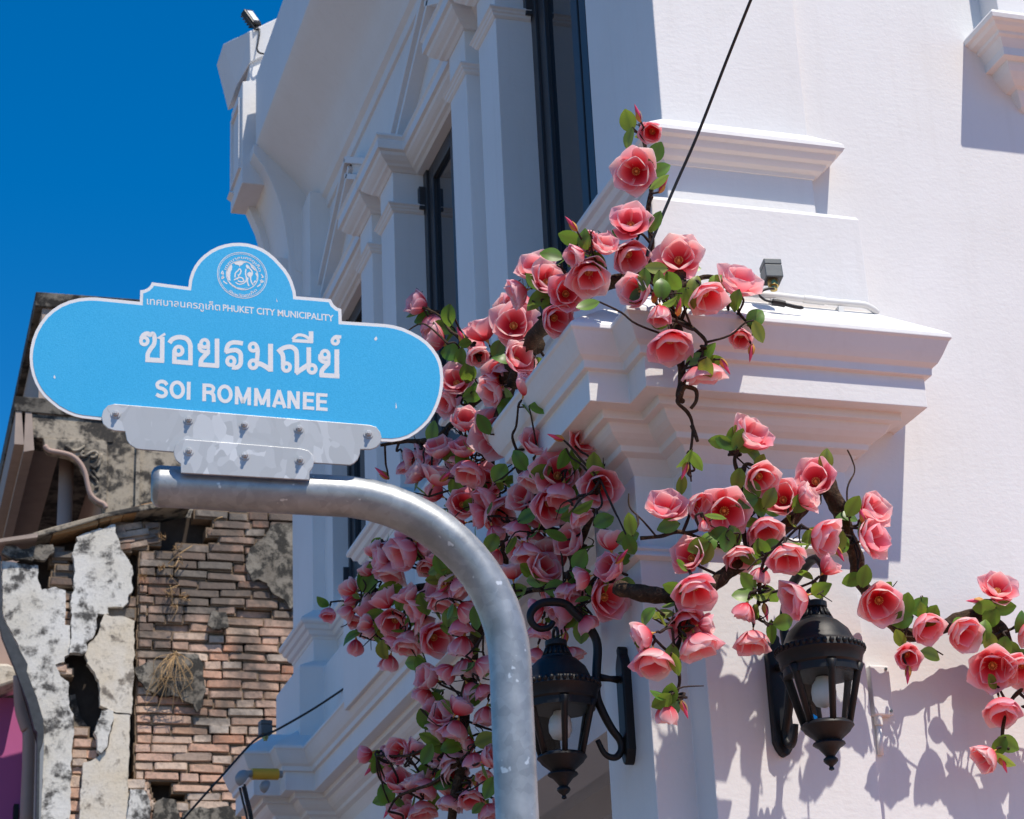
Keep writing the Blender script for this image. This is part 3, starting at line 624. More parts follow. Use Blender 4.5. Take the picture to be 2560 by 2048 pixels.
def textmesh(s, size, off):
    c = bpy.data.curves.new('t', 'FONT'); c.body = s; c.size = size; c.offset = off; c.resolution_u = 3
    o = bpy.data.objects.new('t', c); COL.objects.link(o); dg = bpy.context.evaluated_depsgraph_get(); me = bpy.data.meshes.new_from_object(o.evaluated_get(dg))
    bpy.data.objects.remove(o); return me
def lettering(s, p0, p1, h, off, z, arc=None):
    me = textmesh(s, 1.0, off); xs = [v.co.x for v in me.vertices]; x0, x1 = min(xs), max(xs); V = []
    P0, P1 = Vector(p0), Vector(p1); d = P1 - P0
    for v in me.vertices:
        u = (v.co.x - x0) / (x1 - x0)
        if arc:                                 # along a circle: centre, radius, start angle, end angle
            c, r, a0, a1 = arc; a = a0 + (a1 - a0) * u; rr = r + v.co.y * h * (1 if a1 < a0 else -1); q = (c[0] + rr * math.cos(a), c[1] - rr * math.sin(a))
        else: q = P0 + d * u + Vector((-.012, -1)) * v.co.y * h
        V.append(tuple(sp(q[0], q[1], z)))
    return MB().add(V, [tuple(p.vertices) for p in me.polygons])
mb = lettering('เทศบาลนครภูเก็ต', cl(182, 158), cl(888, 218), 25, .008, .0021); m2 = lettering('PHUKET CITY MUNICIPALITY', cl(914, 220), cl(1980, 322), 23, .018, .0021); mb.add(m2.v, m2.f)
b_ = mb.obj('municipality_lettering', SIGNW, panel); b_['kind'] = 'stuff'
# round seal
PT = MB(); CS = 1.0; ci = lambda a, b: (a, b); ec = (605.5, 688.5)
ring(ec, 62, 57, 1.6, ci, 48, tilt=.08); ring(ec, 58.5, 53.5, 1.1, ci, 48, tilt=.08); ring((605.5, 688.5), 39.5, 36, 2.0, ci, 40, tilt=.08)
def blob(pts): PT.add([sp(x, y, .0021) for x, y in pts], [tuple(range(len(pts)))])
ce = crop(480, 600, 260)
for poly in ([(860, 470), (930, 430), (1060, 430), (1170, 465), (1080, 475), (1030, 525), (1000, 530), (990, 575), (978, 530), (900, 510)], [(715, 640), (760, 550), (800, 500), (835, 540), (830, 610), (800, 660), (790, 760), (800, 850), (760, 840), (725, 740)],
             [(1200, 490), (1270, 560), (1330, 640), (1290, 630), (1230, 570)], [(1310, 700), (1360, 660), (1365, 780), (1330, 850), (1345, 760)], [(760, 850), (830, 920), (930, 985), (1060, 1005), (1170, 985), (1060, 1020), (920, 1005), (820, 940)],
             [(1120, 510), (1160, 520), (1200, 570), (1150, 600), (1120, 560)], [(1150, 690), (1190, 660), (1240, 680), (1235, 760), (1200, 780), (1150, 740)]): blob([ce(a, b) for a, b in poly])
cl = ce; CS = 260 / 2156
for pts, w in (([(890, 780), (900, 690), (950, 640), (985, 600), (1015, 640), (1000, 700), (960, 740)], 26), ([(870, 830), (930, 800), (980, 780), (1040, 790), (1075, 850), (1020, 870), (950, 850)], 26), ([(900, 880), (980, 920), (1070, 900), (1110, 860)], 22), ([(1120, 600), (1110, 700), (1130, 800), (1110, 880)], 26), ([(1180, 580), (1230, 630), (1250, 700), (1215, 780), (1230, 870), (1270, 940)], 26), ([(1160, 780), (1150, 870), (1180, 960)], 26), ([(1280, 900), (1310, 850), (1330, 880)], 22), ([(950, 720), (970, 770), (940, 820)], 20),
               ([(640, 640), (610, 690), (650, 710), (640, 660)], 20), ([(610, 770), (660, 780), (620, 800), (650, 740)], 22), ([(650, 850), (680, 880), (730, 910)], 24), ([(1430, 710), (1475, 770), (1440, 780)], 20), ([(1410, 840), (1480, 860), (1430, 880), (1450, 820)], 22), ([(1420, 910), (1400, 940), (1350, 970)], 24)): cv(pts, w)
m3 = lettering('เทศบาลนครภูเก็ต', (0, 0), (1, 1), 9.0, .012, .0021, ((605.5, 690), 43.0, R_(160), R_(14))); PT.add(m3.v, m3.f)
m4 = lettering('จังหวัดภูเก็ต', (0, 0), (1, 1), 9.0, .012, .0021, ((605.5, 690), 52.0, R_(228), R_(316))); PT.add(m4.v, m4.f)
b_ = PT.obj('city_seal', SIGNW, panel); b_['kind'] = 'stuff'
for poly in ([(1690, 505), (1695, 515), (1690, 524), (1682, 522), (1681, 515)], [(240, 690), (244, 678), (250, 690), (246, 696)], [(1778, 800), (1783, 826), (1777, 830)], [(1241, 332), (1247, 350), (1243, 350)]):
    MB().add([sp(*cs(a, b), .0021) for a, b in poly], [tuple(range(len(poly)))]).obj('scuff', SIGNW, panel)
bu = [(515, 808), (1088, 856), (1662, 903), (1690, 912), (1708, 935), (1714, 958), (1708, 985), (1690, 1003), (1662, 1012), (1618, 1012), (1616, 1035), (1606, 1058), (1590, 1074), (1572, 1083), (1100, 1054), (780, 1024), (640, 1013), (610, 1008), (585, 992), (570, 970), (562, 932), (515, 928), (485, 918), (463, 898), (456, 868), (463, 838), (485, 815)]
bl = [(835, 967), (1100, 988), (1352, 1009), (1385, 1018), (1405, 1038), (1412, 1062), (1405, 1092), (1390, 1115), (1390, 1150), (812, 1118), (812, 1078), (793, 1062), (782, 1040), (780, 1015), (790, 990), (808, 973)]
MB().prism([sp(*cs(a, b), .0085) for a, b in bu], SN * -.0055).obj('upper_bracket', SHEET, sign, bevel=.001)
MB().prism([sp(*cs(a, b), .0145) for a, b in bl], SN * -.0055).obj('lower_bracket', SHEET, sign, bevel=.001)
for i, (a, b) in enumerate(((520, 853), (847, 880), (1097, 902), (1343, 920), (1655, 943), (848, 1020), (1100, 1040), (1347, 1060))):
    c = sp(*cs(a, b), .009 if i < 5 else .015); M = Matrix.Translation(c) @ SN.to_track_quat('Z', 'Y').to_matrix().to_4x4()
    mb = MB().lathe([(.0105, -.001), (.0105, .0015), (.0, .0015)], n=16).lathe([(.0068, .0015), (.0068, .0065), (.0058, .0075), (0, .0075)], n=6).lathe([(.0035, .007), (.0035, .012), (0, .012)], n=8)
    mb.v = [tuple(M @ Vector(v)) for v in mb.v]; mb.obj('bolt', SHEET, sign)

# ------------------------------------------------------------------ ruined brick house
YR = 14.5
def rp(px, py, off=0.0): return onp(px, py, 1, YR - off)
P2 = crop(0, 1280, 400, 1725); P3 = crop(0, 1648, 400, 1725); P4 = crop(320, 1240, 440, 1807); P5 = crop(300, 1628, 420, 1725)
ruin = empty('ruined_house', 'ruined brick house wall with crumbling plaster behind the street sign', 'building', (2.0, YR, 0))
def jag(pts, amp=.012, seg=.022):              # pixel outline -> ragged outline on the wall plane
    p = [rp(*q) for q in pts]; out = []
    for i in range(len(p)):
        a, b = p[i], p[(i + 1) % len(p)]; n = max(1, int((b - a).length / seg))
        for k in range(n):
            q = a.lerp(b, k / n)
            q = q + Vector((noise.noise(q * 14) * amp * 1.6 + random.uniform(-amp, amp) * .55, 0, noise.noise(q * 14 + Vector((5, 5, 5))) * amp * 1.6 + random.uniform(-amp, amp) * .55))
            out.append(q)
    return out
def inside(x, z, poly):
    r = False; n = len(poly)
    for i in range(n):
        a, b = poly[i - 1], poly[i]
        if (a.z > z) != (b.z > z) and x < (b.x - a.x) * (z - a.z) / (b.z - a.z) + a.x: r = not r
    return r
patches = {
 'A': ([P2(20, 540), P2(200, 570), P2(410, 590), P2(400, 700), P2(440, 860), P2(600, 825), P2(705, 860), P2(700, 1230), P2(745, 1250), P2(745, 1540), P2(690, 1575), P2(680, 1620), P2(585, 1660), P3(600, 100), P3(650, 200), P3(730, 265), P3(735, 520), P3(790, 600), P3(790, 760), P3(770, 980), P3(750, 1760), P3(430, 1760), P3(470, 800), P3(400, 440), P3(250, 90), P2(195, 1450), P2(30, 1130)], OLDWHITE, .032),
 'B': ([P2(800, 290), P2(930, 250), P2(1060, 205), P2(1220, 165), P2(1240, 250), P2(1290, 380), P2(1310, 470), P2(1380, 540), P2(1415, 600), P2(1420, 890), P2(1380, 900), P2(1370, 990), P2(1310, 1040), P2(1160, 1055), P2(1150, 1100), P2(1090, 1112), P2(1032, 1100), P2(1050, 1220), P2(1020, 1310), P2(940, 1430), P2(918, 1545), P2(748, 1540), P2(760, 1300), P2(762, 1000), P2(800, 800), P2(785, 600), P2(772, 480), P2(830, 330)], OLDWHITE, .048),
 'C': ([P2(1110, 1120), P2(1200, 1150), P2(1310, 1142), P2(1400, 1180), P2(1436, 1200), P2(1430, 1600), P3(1422, 300), P3(1412, 612), P3(1300, 600), P3(1200, 580), P3(1150, 560), P3(1062, 512), P3(1060, 250), P3(985, 130), P3(925, 62), P2(930, 1640), P2(912, 1560), P2(950, 1450), P2(1042, 1345), P2(1082, 1220)], OLDCREAM, .055),
 'D': ([P3(1205, 596), P3(1395, 622), P3(1390, 850), P3(1372, 1230), P3(1360, 1760), P3(850, 1760), P3(862, 1420), P3(892, 1140), P3(1040, 1080), P3(1150, 975), P3(1175, 860), P3(1215, 660)], OLDCREAM, .050),
 'E': ([P3(1090, 580), P3(1212, 590), P3(1200, 700), P3(1165, 850), P3(1150, 975), P3(1085, 1048), P3(1040, 1020), P3(1022, 870), P3(990, 820), P3(1060, 680)], OLDWHITE, .075),
 'F': ([P4(1800, 290), P4(1560, 290), P4(1455, 310), P4(1400, 430), P4(1250, 540), P4(1205, 720), P4(1262, 880), P4(1420, 892), P4(1480, 1010), P4(1600, 1085), P4(1660, 1160), P4(1800, 1100)], OLDGREY, .025),
 'G': ([P5(140, 180), P5(300, 130), P5(540, 150), P5(560, 30), P5(800, 40), P5(850, 180), P5(870, 420), P5(830, 600), P5(780, 640), P5(740, 560), P5(600, 480), P5(420, 460), P5(275, 410), P5(200, 320), P5(140, 240)], OLDGREY, .035),
 'H': ([P5(345, 1570), P5(450, 1515), P5(560, 1525), P5(620, 1760), P5(330, 1760)], OLDGREY, .03),
 'I': ([P5(640, 1645), P5(860, 1610), P5(1100, 1600), P5(1240, 1690), P5(1260, 1790), P5(640, 1790)], OLDGREY, .03),
 'J': ([P5(75, 1440), P5(230, 1462), P5(290, 1560), P5(300, 1760), P5(60, 1760)], OLDWHITE, .09),
 'K': ([P4(850, 1220), P4(1000, 1210), P4(1030, 1370), P4(930, 1392), P4(850, 1395), P4(800, 1350)], OLDGREY, .06),
 'L': ([P2(40, 400), P2(160, 380), P2(230, 430), P2(420, 380), P2(560, 390), P2(570, 470), P2(480, 545), P2(140, 530), P2(20, 470)], OLDGREY, .06)}
loops = {}
for nm, (pts, mat, thick) in patches.items():
    lp = jag(pts, .006 if nm in 'DAC' else .010); loops[nm] = lp
    o = MB().prism([p + Vector((0, -thick, 0)) for p in lp], (0, .05 if nm in 'FGHIKL' else .07, 0)).obj('plaster_patch', mat, ruin)
holes = [[rp(*q) for q in h] for h in ([P4(330, 200), P4(520, 110), P4(760, 120), P4(700, 290), P4(770, 380), P4(560, 450), P4(400, 410), P4(320, 330)], [P5(285, 1350), P5(485, 1350), P5(485, 1480), P5(380, 1545), P5(300, 1500)],
         [P3(700, -110), P3(930, -110), P3(930, 60), P3(1050, 230), P3(1060, 505), P3(960, 640), P3(830, 520), P3(730, 350)], [P2(660, 330), P2(830, 320), P2(800, 440), P2(680, 440)], [P5(690, 1010), P5(800, 1015), P5(790, 1050), P5(690, 1040)])]
# the wall core behind the bricks, coloured dark to put shade into the holes
x0w, x1w, zb_, zt_ = rp(95, 2048).x, 3.6, 3.6, rp(700, 1262).z
core = [rp(0, 1400), rp(100, 1345), rp(300, 1300), rp(470, 1262), rp(900, 1262)]
cl_ = [(x1w, zb_), (rp(150, 2048).x, zb_), (rp(115, 1850).x, rp(115, 1850).z), (rp(60, 1660).x, rp(60, 1660).z), (rp(15, 1540).x, rp(15, 1540).z)] + [(p.x, p.z - .04) for p in core] + [(x1w, core[-1].z - .04)]
MB().prism([(x, YR + .17, z) for x, z in cl_], (0, .3, 0)).obj('rubble_core', CORE_SHADE, ruin)
MB().prism([rp(*q) + Vector((0, .12, 0)) for q in (P3(740, 350), P3(830, 330), P3(880, 560), P3(965, 680), P3(965, 790), P3(800, 740), P3(780, 600))], (0, .1, 0)).obj('rubble_fill', OLDGREY, ruin)
# bricks, one object each
def brick_mesh():
    bm = bmesh.new(); bmesh.ops.create_cube(bm, size=1.0)
    bmesh.ops.subdivide_edges(bm, edges=[e for e in bm.edges if abs((e.verts[0].co - e.verts[1].co).x) > .5], cuts=1)
    for v in bm.verts: v.co += Vector((random.uniform(-.018, .018), random.uniform(-.03, .03), random.uniform(-.05, .05)))
    me = bpy.data.meshes.new('brick'); bmesh.ops.bevel(bm, geom=[e for e in bm.edges if max(v.co.y for v in e.verts) < 0 or min(v.co.y for v in e.verts) < 0], offset=.055, segments=1, affect='EDGES')
    for f in bm.faces: f.smooth = False
    bm.to_mesh(me); bm.free(); me.materials.append(BRICK); return me
BM = [brick_mesh() for _ in range(9)]
mort = MB(); nb_ = [0]
def brick(x, z, w, h, dep=.0, rot=0.0, tilt=0.0):
    if nb_[0] >= 296: return
    nb_[0] += 1
    o = bpy.data.objects.new('brick', random.choice(BM)); o.scale = (w, .16, h); o.location = (x, YR + .08 + dep, z)
    o.rotation_euler = (tilt, rot, random.uniform(-.02, .02)); put(o, ruin)
    mort.box((x - w / 2 - .012, YR + .020 + max(dep, 0), z - h / 2 - .012), (x + w / 2 + .012, YR + .16, z + h / 2 + .012))
XL, XR = rp(338, 1800).x, rp(758, 1500).x + .12
zt, zb2 = rp(560, 1275).z, rp(450, 2075).z
rows = 35; ph = (zt - zb2) / rows
cover = [loops[n_] for n_ in 'FGHIJ']
for r_i in range(rows):
    z = zt - ph * (r_i + .5); x = XL + random.uniform(0, .01); 
    off = random.choice((0, .06, .11))
    first = True
    while x < XR:
        w = random.choice((.13, .25, .27, .26, .28, .15, .24, .14)) * random.uniform(.93, 1.06)
        if first and off: w = off; first = False
        xc = x + w / 2
        wav = .008 * math.sin(xc * 7 + r_i * .9) + .004 * math.sin(xc * 17 + r_i)
        h = ph - random.uniform(.009, .017)
        ok = not any(inside(xc + dx, z, hl) for hl in holes for dx in (-.35 * w, .35 * w))
        if ok and all(inside(xc + dx, z + dz, cv_) for cv_ in [next((c for c in cover if inside(xc, z, c)), None)] if cv_ for dx in (-.55 * w, .55 * w) for dz in (-h * .6, h * .6)) and any(inside(xc, z, c) for c in cover): ok = False
        if z > rp(xc * 0 + 560, 1275).z - .02 and xc < rp(480, 1300).x: ok = False
        if ok and not (xc < rp(455, 1350).x and z > rp(400, 1385).z):
            brick(xc, z + wav, w - random.uniform(.008, .018), h * random.uniform(.9, 1.02), .045 if random.random() < .03 else random.choice((0, 0, 0, .003, .006, -.003, .009)), random.uniform(-.022, .022))
        x += w
# leaning courses under the sloping coping
for (a, b, w, h) in ((1390, 150, .20, .05), (1250, 205, .14, .045), (1420, 235, .25, .045), (1640, 140, .10, .04), (1340, 310, .16, .03), (1500, 275, .26, .026), (1640, 215, .1, .03), (1340, 375, .09, .045), (1480, 345, .15, .045), (1640, 300, .12, .04)):
    p = rp(*P2(a, b)); brick(p.x, p.z, w, h, random.uniform(-.01, .02), -.22)
# bricks showing between the plaster patches
for (a, b, w, h, d) in ((620, 400, .08, .04, .02), (690, 460, .14, .045, 0), (650, 510, .12, .04, .03), (700, 600, .12, .04, 0), (690, 660, .15, .05, .02), (680, 750, .17, .05, -.01), (740, 900, .05, .06, .02), (735, 1000, .04, .05, .02), (730, 1100, .05, .06, .02), (730, 1190, .05, .05, .02), (1240, 1090, .13, .06, .0), (1370, 1090, .11, .07, .0), (1400, 960, .09, .07, .02), (1060, 1180, .06, .09, .03), (620, 1680, .13, .05, .0)):
    p = rp(*P2(a, b)); brick(p.x, p.z, w, h, d)
for (a, b, w, h, d) in ((620, 100, .12, .04, -.02), (700, 130, .1, .04, .0), (870, 780, .10, .055, 0), (890, 900, .12, .055, 0), (990, 900, .08, .05, .02), (860, 1020, .10, .055, .0), (975, 1020, .10, .055, .01), (860, 1110, .10, .05, 0), (840, 1190, .07, .05, .02), (805, 1320, .08, .08, 0), (810, 1440, .09, .07, .0), (800, 1580, .09, .07, .01), (810, 1700, .09, .05, .02), (880, 850, .05, .03, .03)):
    p = rp(*P3(a, b)); brick(p.x, p.z, w, h, d)
for (a, b, w, h, d) in ((130, 1370, .16, .06, -.03), (190, 1400, .12, .05, -.01), (240, 1450, .09, .05, 0), (270, 1500, .07, .05, 0), (300, 1560, .06, .05, 0)):
    p = rp(*P5(a, b)); brick(p.x, p.z, w, h, d)
mort.obj('mortar', MORTAR, ruin)['kind'] = 'stuff'
# sloping coping with clay tiles
cpts = [rp(*P2(-40, 360)), rp(*P2(150, 325)), rp(*P2(550, 205)), rp(*P2(1150, 45)), rp(*P2(1800, -95)), rp(470, 1240), rp(480, 1262), rp(*P2(1640, 10)), rp(*P2(1150, 90)), rp(*P2(550, 270)), rp(*P2(150, 360)), rp(*P2(-40, 385))]
MB().prism([p + Vector((0, -.09, 0)) for p in cpts], (0, .45, 0)).obj('coping', STAINED, ruin, bevel=.008)
for (a, b, c, d) in ((560, 290, 1050, 165), (1060, 150, 1180, 118), (1180, 125, 1310, 85), (1315, 75, 1500, 30), (1505, 25, 1640, -5)):
    a_, b_ = rp(*P2(a, b)), rp(*P2(c, d)); u = (b_ - a_); hgt = Vector((0, 0, .065 if a < 600 else .05))
    MB().prism([a_ + Vector((0, -.07, 0)), b_ + Vector((0, -.07, 0)), b_ + hgt + Vector((0, -.07, 0)), a_ + hgt + Vector((0, -.07, 0))], (0, .35, 0)).obj('coping_tile', TILE, ruin, bevel=.006)
a_, b_ = rp(*P2(-30, 385)), rp(*P2(390, 330))
MB().prism([p + Vector((0, -.12, 0)) for p in (a_, b_, b_ + Vector((0, 0, .03)), a_ + Vector((0, 0, .025)))], (0, .4, 0)).obj('coping_board', DUSTY, ruin)
# curved dark flashing down the left edge
fl = [P2(-10, 470), P2(12, 470), P2(30, 1130), P2(195, 1450), P2(300, 1640), P3(290, 130), P3(410, 450), P3(465, 640), P3(475, 850), P3(430, 1000), P3(420, 1760), P3(385, 1760), P3(400, 790), P3(370, 760), P3(300, 480), P3(150, 80), P2(130, 1620), P2(20, 1350), P2(-10, 1200)]
MB().prism([rp(*q, .06) for q in fl], (0, .05, 0)).obj('flashing', FLASH, ruin, bevel=.004)
MB().prism([rp(*q, .05) for q in (P3(430, 1000), P3(478, 860), P3(440, 1760), P3(405, 1760))], (0, .06, 0)).obj('corner_strip', DOME, ruin)
# dry roots and tufts on the wall
rt = MB()
for i in range(26):
    a = P5(random.uniform(520, 600), random.uniform(-10, 60)); e = P5(random.uniform(250, 780), random.uniform(250, 620)); m_ = P5(random.uniform(350, 760), random.uniform(80, 300))
    rt.tube(catmull([rp(*a, .07), rp(*m_, .13), rp(*e, random.uniform(.06, .12))], 6), .0022, 4)
for i in range(14):
    b0 = P4(random.uniform(430, 560), random.uniform(560, 1150)); e = (b0[0] + random.uniform(-35, 30), b0[1] + random.uniform(-20, 50)); m_ = ((b0[0] + e[0]) / 2 + random.uniform(-8, 8), (b0[1] + e[1]) / 2 - random.uniform(0, 10))
    rt.tube(catmull([rp(*b0, .0), rp(*m_, .06), rp(*e, .04)], 5), .0022, 4)
for a, m_, e in ((P4(410, 700), P4(520, 600), P4(660, 510)), (P4(415, 720), P4(480, 720), P4(520, 640)), (P4(880, 265), P4(920, 230), P4(970, 215))): rt.tube(catmull([rp(*a, .03), rp(*m_, .09), rp(*e, .06)], 6), .004, 5)
for i in range(120):
    c = random.choice((P4(150, 830), P4(350, 420), P4(590, 1040), P4(520, 520), P4(420, 1010), P4(480, 1120), P4(350, 740))); b0 = (c[0] + random.uniform(-10, 10), c[1] + random.uniform(-5, 8)); e = (b0[0] + random.uniform(-9, 9), b0[1] - random.uniform(-6, 12)); rt.tube([rp(*b0, .01), rp(*e, random.uniform(.03, .07))], [.003, .0008], 3)
rt.obj('dry_roots', DRY, ruin)['kind'] = 'stuff'

# ------------------------------------------------------------------ older house beyond, with bracketed eaves
YB = 16.0
old = empty('shophouse', 'old sooty shophouse with bracketed eaves at the left edge', 'building', (2.2, YB, 0))
KB = crop(0, 700, 480, 1380)
hp = lambda a, b, off=0: onp(*KB(a, b), 1, YB - off)
xa, za_ = 1.087, 9.109
MB().prism([(xa + .10, YB, z) for z in (8.05,)] and [(xa + .06, YB, 8.05), (xa + .06, YB, 8.98), (4.0, YB, 8.98), (4.0, YB, 8.05)], (0, 9, 0)).obj('upper_wall', DUSTY, old)
MB().prism([(xa, YB - .03, 8.985), (xa, YB - .03, za_), (4.0, YB - .03, za_ + .03), (4.0, YB - .03, 8.94)], (0, 9, 0)).obj('roof_edge', DARKSTAIN, old, bevel=.006)
MB().prism([(.961, YB - .02, 8.06), (.961, YB - .02, 8.187), (4.0, YB - .02, 8.16), (4.0, YB - .02, 7.99)], (0, 9, 0)).obj('lower_eave', DARKSTAIN, old, bevel=.006)
MB().prism([(.975, YB - .012, 7.78), (.975, YB - .012, 8.06), (1.02, YB - .012, 8.06), (1.05, YB - .012, 7.78)], (0, 9, 0)).obj('fascia_board', DUSTY, old)
MB().prism([(1.05, YB - .012, 7.72), (1.05, YB - .012, 8.06), (1.10, YB - .012, 8.06), (1.13, YB - .012, 7.74)], (0, 9, 0)).obj('fascia_board', DUSTY, old)
MB().prism([(1.10, YB, 7.85), (1.10, YB, 8.05), (1.75, YB, 8.05), (1.75, YB, 7.85)], (0, .3, 0)).obj('beam', STAINED, old, bevel=.01)
MB().box((1.698, YB + .01, 0), (4.0, YB + .3, 8.05)).obj('end_wall', STAINED, old)
MB().box((1.93, YB - .03, 0), (1.96, YB + .02, 7.9)).obj('edge_bead', STAINED, old)
MB().box((1.72, YB + .3, 0), (1.9, YB + 9, 8.05)).obj('front_wall', PINKBROWN, old)
br = [(310, 1135), (770, 1155), (765, 1640), (745, 1610), (700, 1590), (650, 1540), (628, 1460), (610, 1380), (570, 1310), (510, 1262), (430, 1240), (350, 1225), (322, 1190)]
bk = MB().prism([hp(a, b, .02) for a, b in br], (0, .12, 0)).obj('bracket', STAINED, old, bevel=.006)
MB().tube(catmull([hp(a, b, .03) for a, b in br[2:]], 3), .02, 6).obj('bracket_edge', PINKBROWN, bk, smooth=True)
for pts in ([(470, 1190), (520, 1225), (570, 1220), (610, 1190)], [(600, 1230), (580, 1260), (615, 1265), (650, 1240), (690, 1235), (705, 1260)], [(650, 1275), (680, 1275), (700, 1250)], [(730, 1250), (715, 1320), (680, 1350), (650, 1330)], [(665, 1370), (690, 1400), (712, 1430)], [(650, 1400), (690, 1440), (705, 1480), (680, 1500)]):
    MB().tube(catmull([hp(a, b, .03) for a, b in pts], 4), [.012] * (4 * (len(pts) - 1)) + [.004], 6).obj('carving', STAINED, bk, smooth=True)
p = onp(*KB(480, 1300), 1, YB + .35)
MB().tube([(p.x, p.y, 8.0), (p.x, p.y, 5.5)], .06, 14).obj('drain_pipe', PINKBROWN, old, smooth=True)
# pink house front at the lower left
pk = empty('pink_house', 'magenta house front with cream drain pipe at the lower left corner', 'building', (.6, 15.6, 0))
lp = lambda px, py, y: onp(px, py, 1, y)
MB().box((-.5, 15.6, 0), (lp(60, 1800, 15.6).x, 16.0, lp(20, 1745, 15.6).z)).obj('wall', MAGENTA, pk)
a_ = lp(50, 1680, 15.5)
MB().prism([(-.5, 15.35, a_.z - .16), (-.5, 15.35, a_.z + .02), (a_.x - .1, 15.35, a_.z + .02), (a_.x, 15.35, a_.z - .03), (a_.x, 15.35, a_.z - .1), (a_.x - .15, 15.35, a_.z - .16)], (0, .4, 0)).obj('capital', OLDCREAM, pk, bevel=.02)
MB().box((-.5, 15.7, a_.z), (a_.x + .05, 15.9, a_.z + 1.0)).obj('upper_wall', PINKBROWN, pk)
dp = [lp(48, 1690, 15.3), lp(52, 1770, 15.3), lp(66, 1820, 15.3), lp(72, 1850, 15.3), lp(66, 2080, 15.3)]
MB().tube(catmull(dp, 4), .045, 14).obj('drain_pipe', PINKBROWN, pk, smooth=True)
MB().box((lp(36, 2000, 15.5).x, 15.5, 3), (lp(48, 2000, 15.5).x, 15.6, lp(40, 2010, 15.5).z)).obj('door_frame', IRON, pk)

# ------------------------------------------------------------------ magnolia garlands
def color_attr(me, cols):
    at = me.color_attributes.new('tone', 'FLOAT_COLOR', 'POINT')
    for i, c in enumerate(cols): at.data[i].color = c
def sheet_mesh(name, P, cols, nt, ns, th, mat):
    """P[i][j] grid of points -> thin sheet (petals and leaves are about a millimetre thick)"""
    V = [p for row in P for p in row]; n = len(V); idx = lambda i, j: i * (ns + 1) + j; nrm = []
    if not th:
        mb = MB().add(V, [(idx(i, j), idx(i, j + 1), idx(i + 1, j + 1), idx(i + 1, j)) for i in range(nt) for j in range(ns)]); me = mb.mesh(name, mat, True); color_attr(me, cols); return me
    for i in range(nt + 1):
        for j in range(ns + 1):
            a = P[min(i + 1, nt)][j] - P[max(i - 1, 0)][j]; b = P[i][min(j + 1, ns)] - P[i][max(j - 1, 0)]
            c = a.cross(b); nrm.append(c.normalized() if c.length > 1e-9 else Vector((0, 0, 1)))
    V2 = [v + m * th for v, m in zip(V, nrm)]; fs = []
    for i in range(nt):
        for j in range(ns):
            q = (idx(i, j), idx(i, j + 1), idx(i + 1, j + 1), idx(i + 1, j)); fs += [q, tuple(n + k for k in reversed(q))]
    rim = [idx(i, 0) for i in range(nt)] + [idx(nt, j) for j in range(ns)] + [idx(i, ns) for i in range(nt, 0, -1)] + [idx(0, j) for j in range(ns, 0, -1)]
    for a, b in zip(rim, rim[1:] + rim[:1]): fs.append((a, b, n + b, n + a))
    mb = MB().add(V + V2, fs); me = mb.mesh(name, mat, True); color_attr(me, cols + cols); return me
def petal_mesh(f0, f1, W, cup, L, tipflare=0.0, seed=0, te=1.0):
    rnd = random.Random(seed); nt, ns = 9, 8; TT = [0, .12, .25, .4, .55, .68, .8, .89, .96, 1.0]; P = []; cols = []; r = z = 0.0; f = [R_(f0 + (f1 - f0) * t ** .8 + tipflare * max(0, t - .72) / .28) for t in TT]
    ph = rnd.uniform(0, 6)
    for i in range(nt + 1):
        t = TT[i]
        if i: r += L * (t - TT[i - 1]) * math.sin(f[i]); z += L * (t - TT[i - 1]) * math.cos(f[i])
        w = W * (.13 + .87 * math.sin(math.pi * min(1, t ** .80 * .70 + .0)) ** 1.0) * (1 if t < .66 else math.sqrt(max(0.02, 1 - ((t - .66) / .345) ** 2.1)))
        row = []
        for j in range(ns + 1):
            s_ = -1 + 2 * j / ns
            inw = cup * w * s_ * s_ ; wob = .018 * L * math.sin(ph + 3.1 * s_ + 5 * t) * abs(s_) * t
            row.append(Vector((s_ * w * (1 - .18 * cup * s_ * s_), .02 + r - inw * math.cos(f[i]) - .0 + wob, z + inw * math.sin(f[i]) * .6 - .03 * L * (s_ * s_) * (t > .9))))
            tone = max(0, min(1, (t - .10) / .82)) ** te * .86 + .2 * s_ * s_ * t ** .5
            rim = 1.0 if (abs(s_) > .95 and t > .15) or t > .97 else 0.0
            cols.append((min(1, tone), rim * .8, 0, 1))
        P.append(row)
    return sheet_mesh('petal', P, cols, nt, ns, 0, PETAL)
PIN = [petal_mesh(66, 0, .275, .66, .54, 0, i, 1.5) for i in range(3)]
POUT = [petal_mesh(78, 14, .305, .46, .59, 6 + 6 * i, 10 + i, 1.0) for i in range(4)]
def heart_mesh():
    mb = MB(); mb.mi = 0
    mb.lathe([(.012, -.10), (.016, -.05), (.034, -.02), (.042, .02), (.03, .05)], n=10)
    mb.mi = 1; mb.lathe([(.034, .03), (.036, .09), (.026, .15), (.0, .18)], n=10)
    for i in range(14):
        a = i / 14 * 2 * math.pi; e = Vector((math.cos(a), math.sin(a), 0)); mb.tube([e * .03 + Vector((0, 0, .04)), e * .055 + Vector((0, 0, .10)), e * .075 + Vector((0, 0, .145))], [.006, .006, .009], 4)
    return mb.mesh('flower', [SEPAL, STAMEN], True)
HEART = heart_mesh()
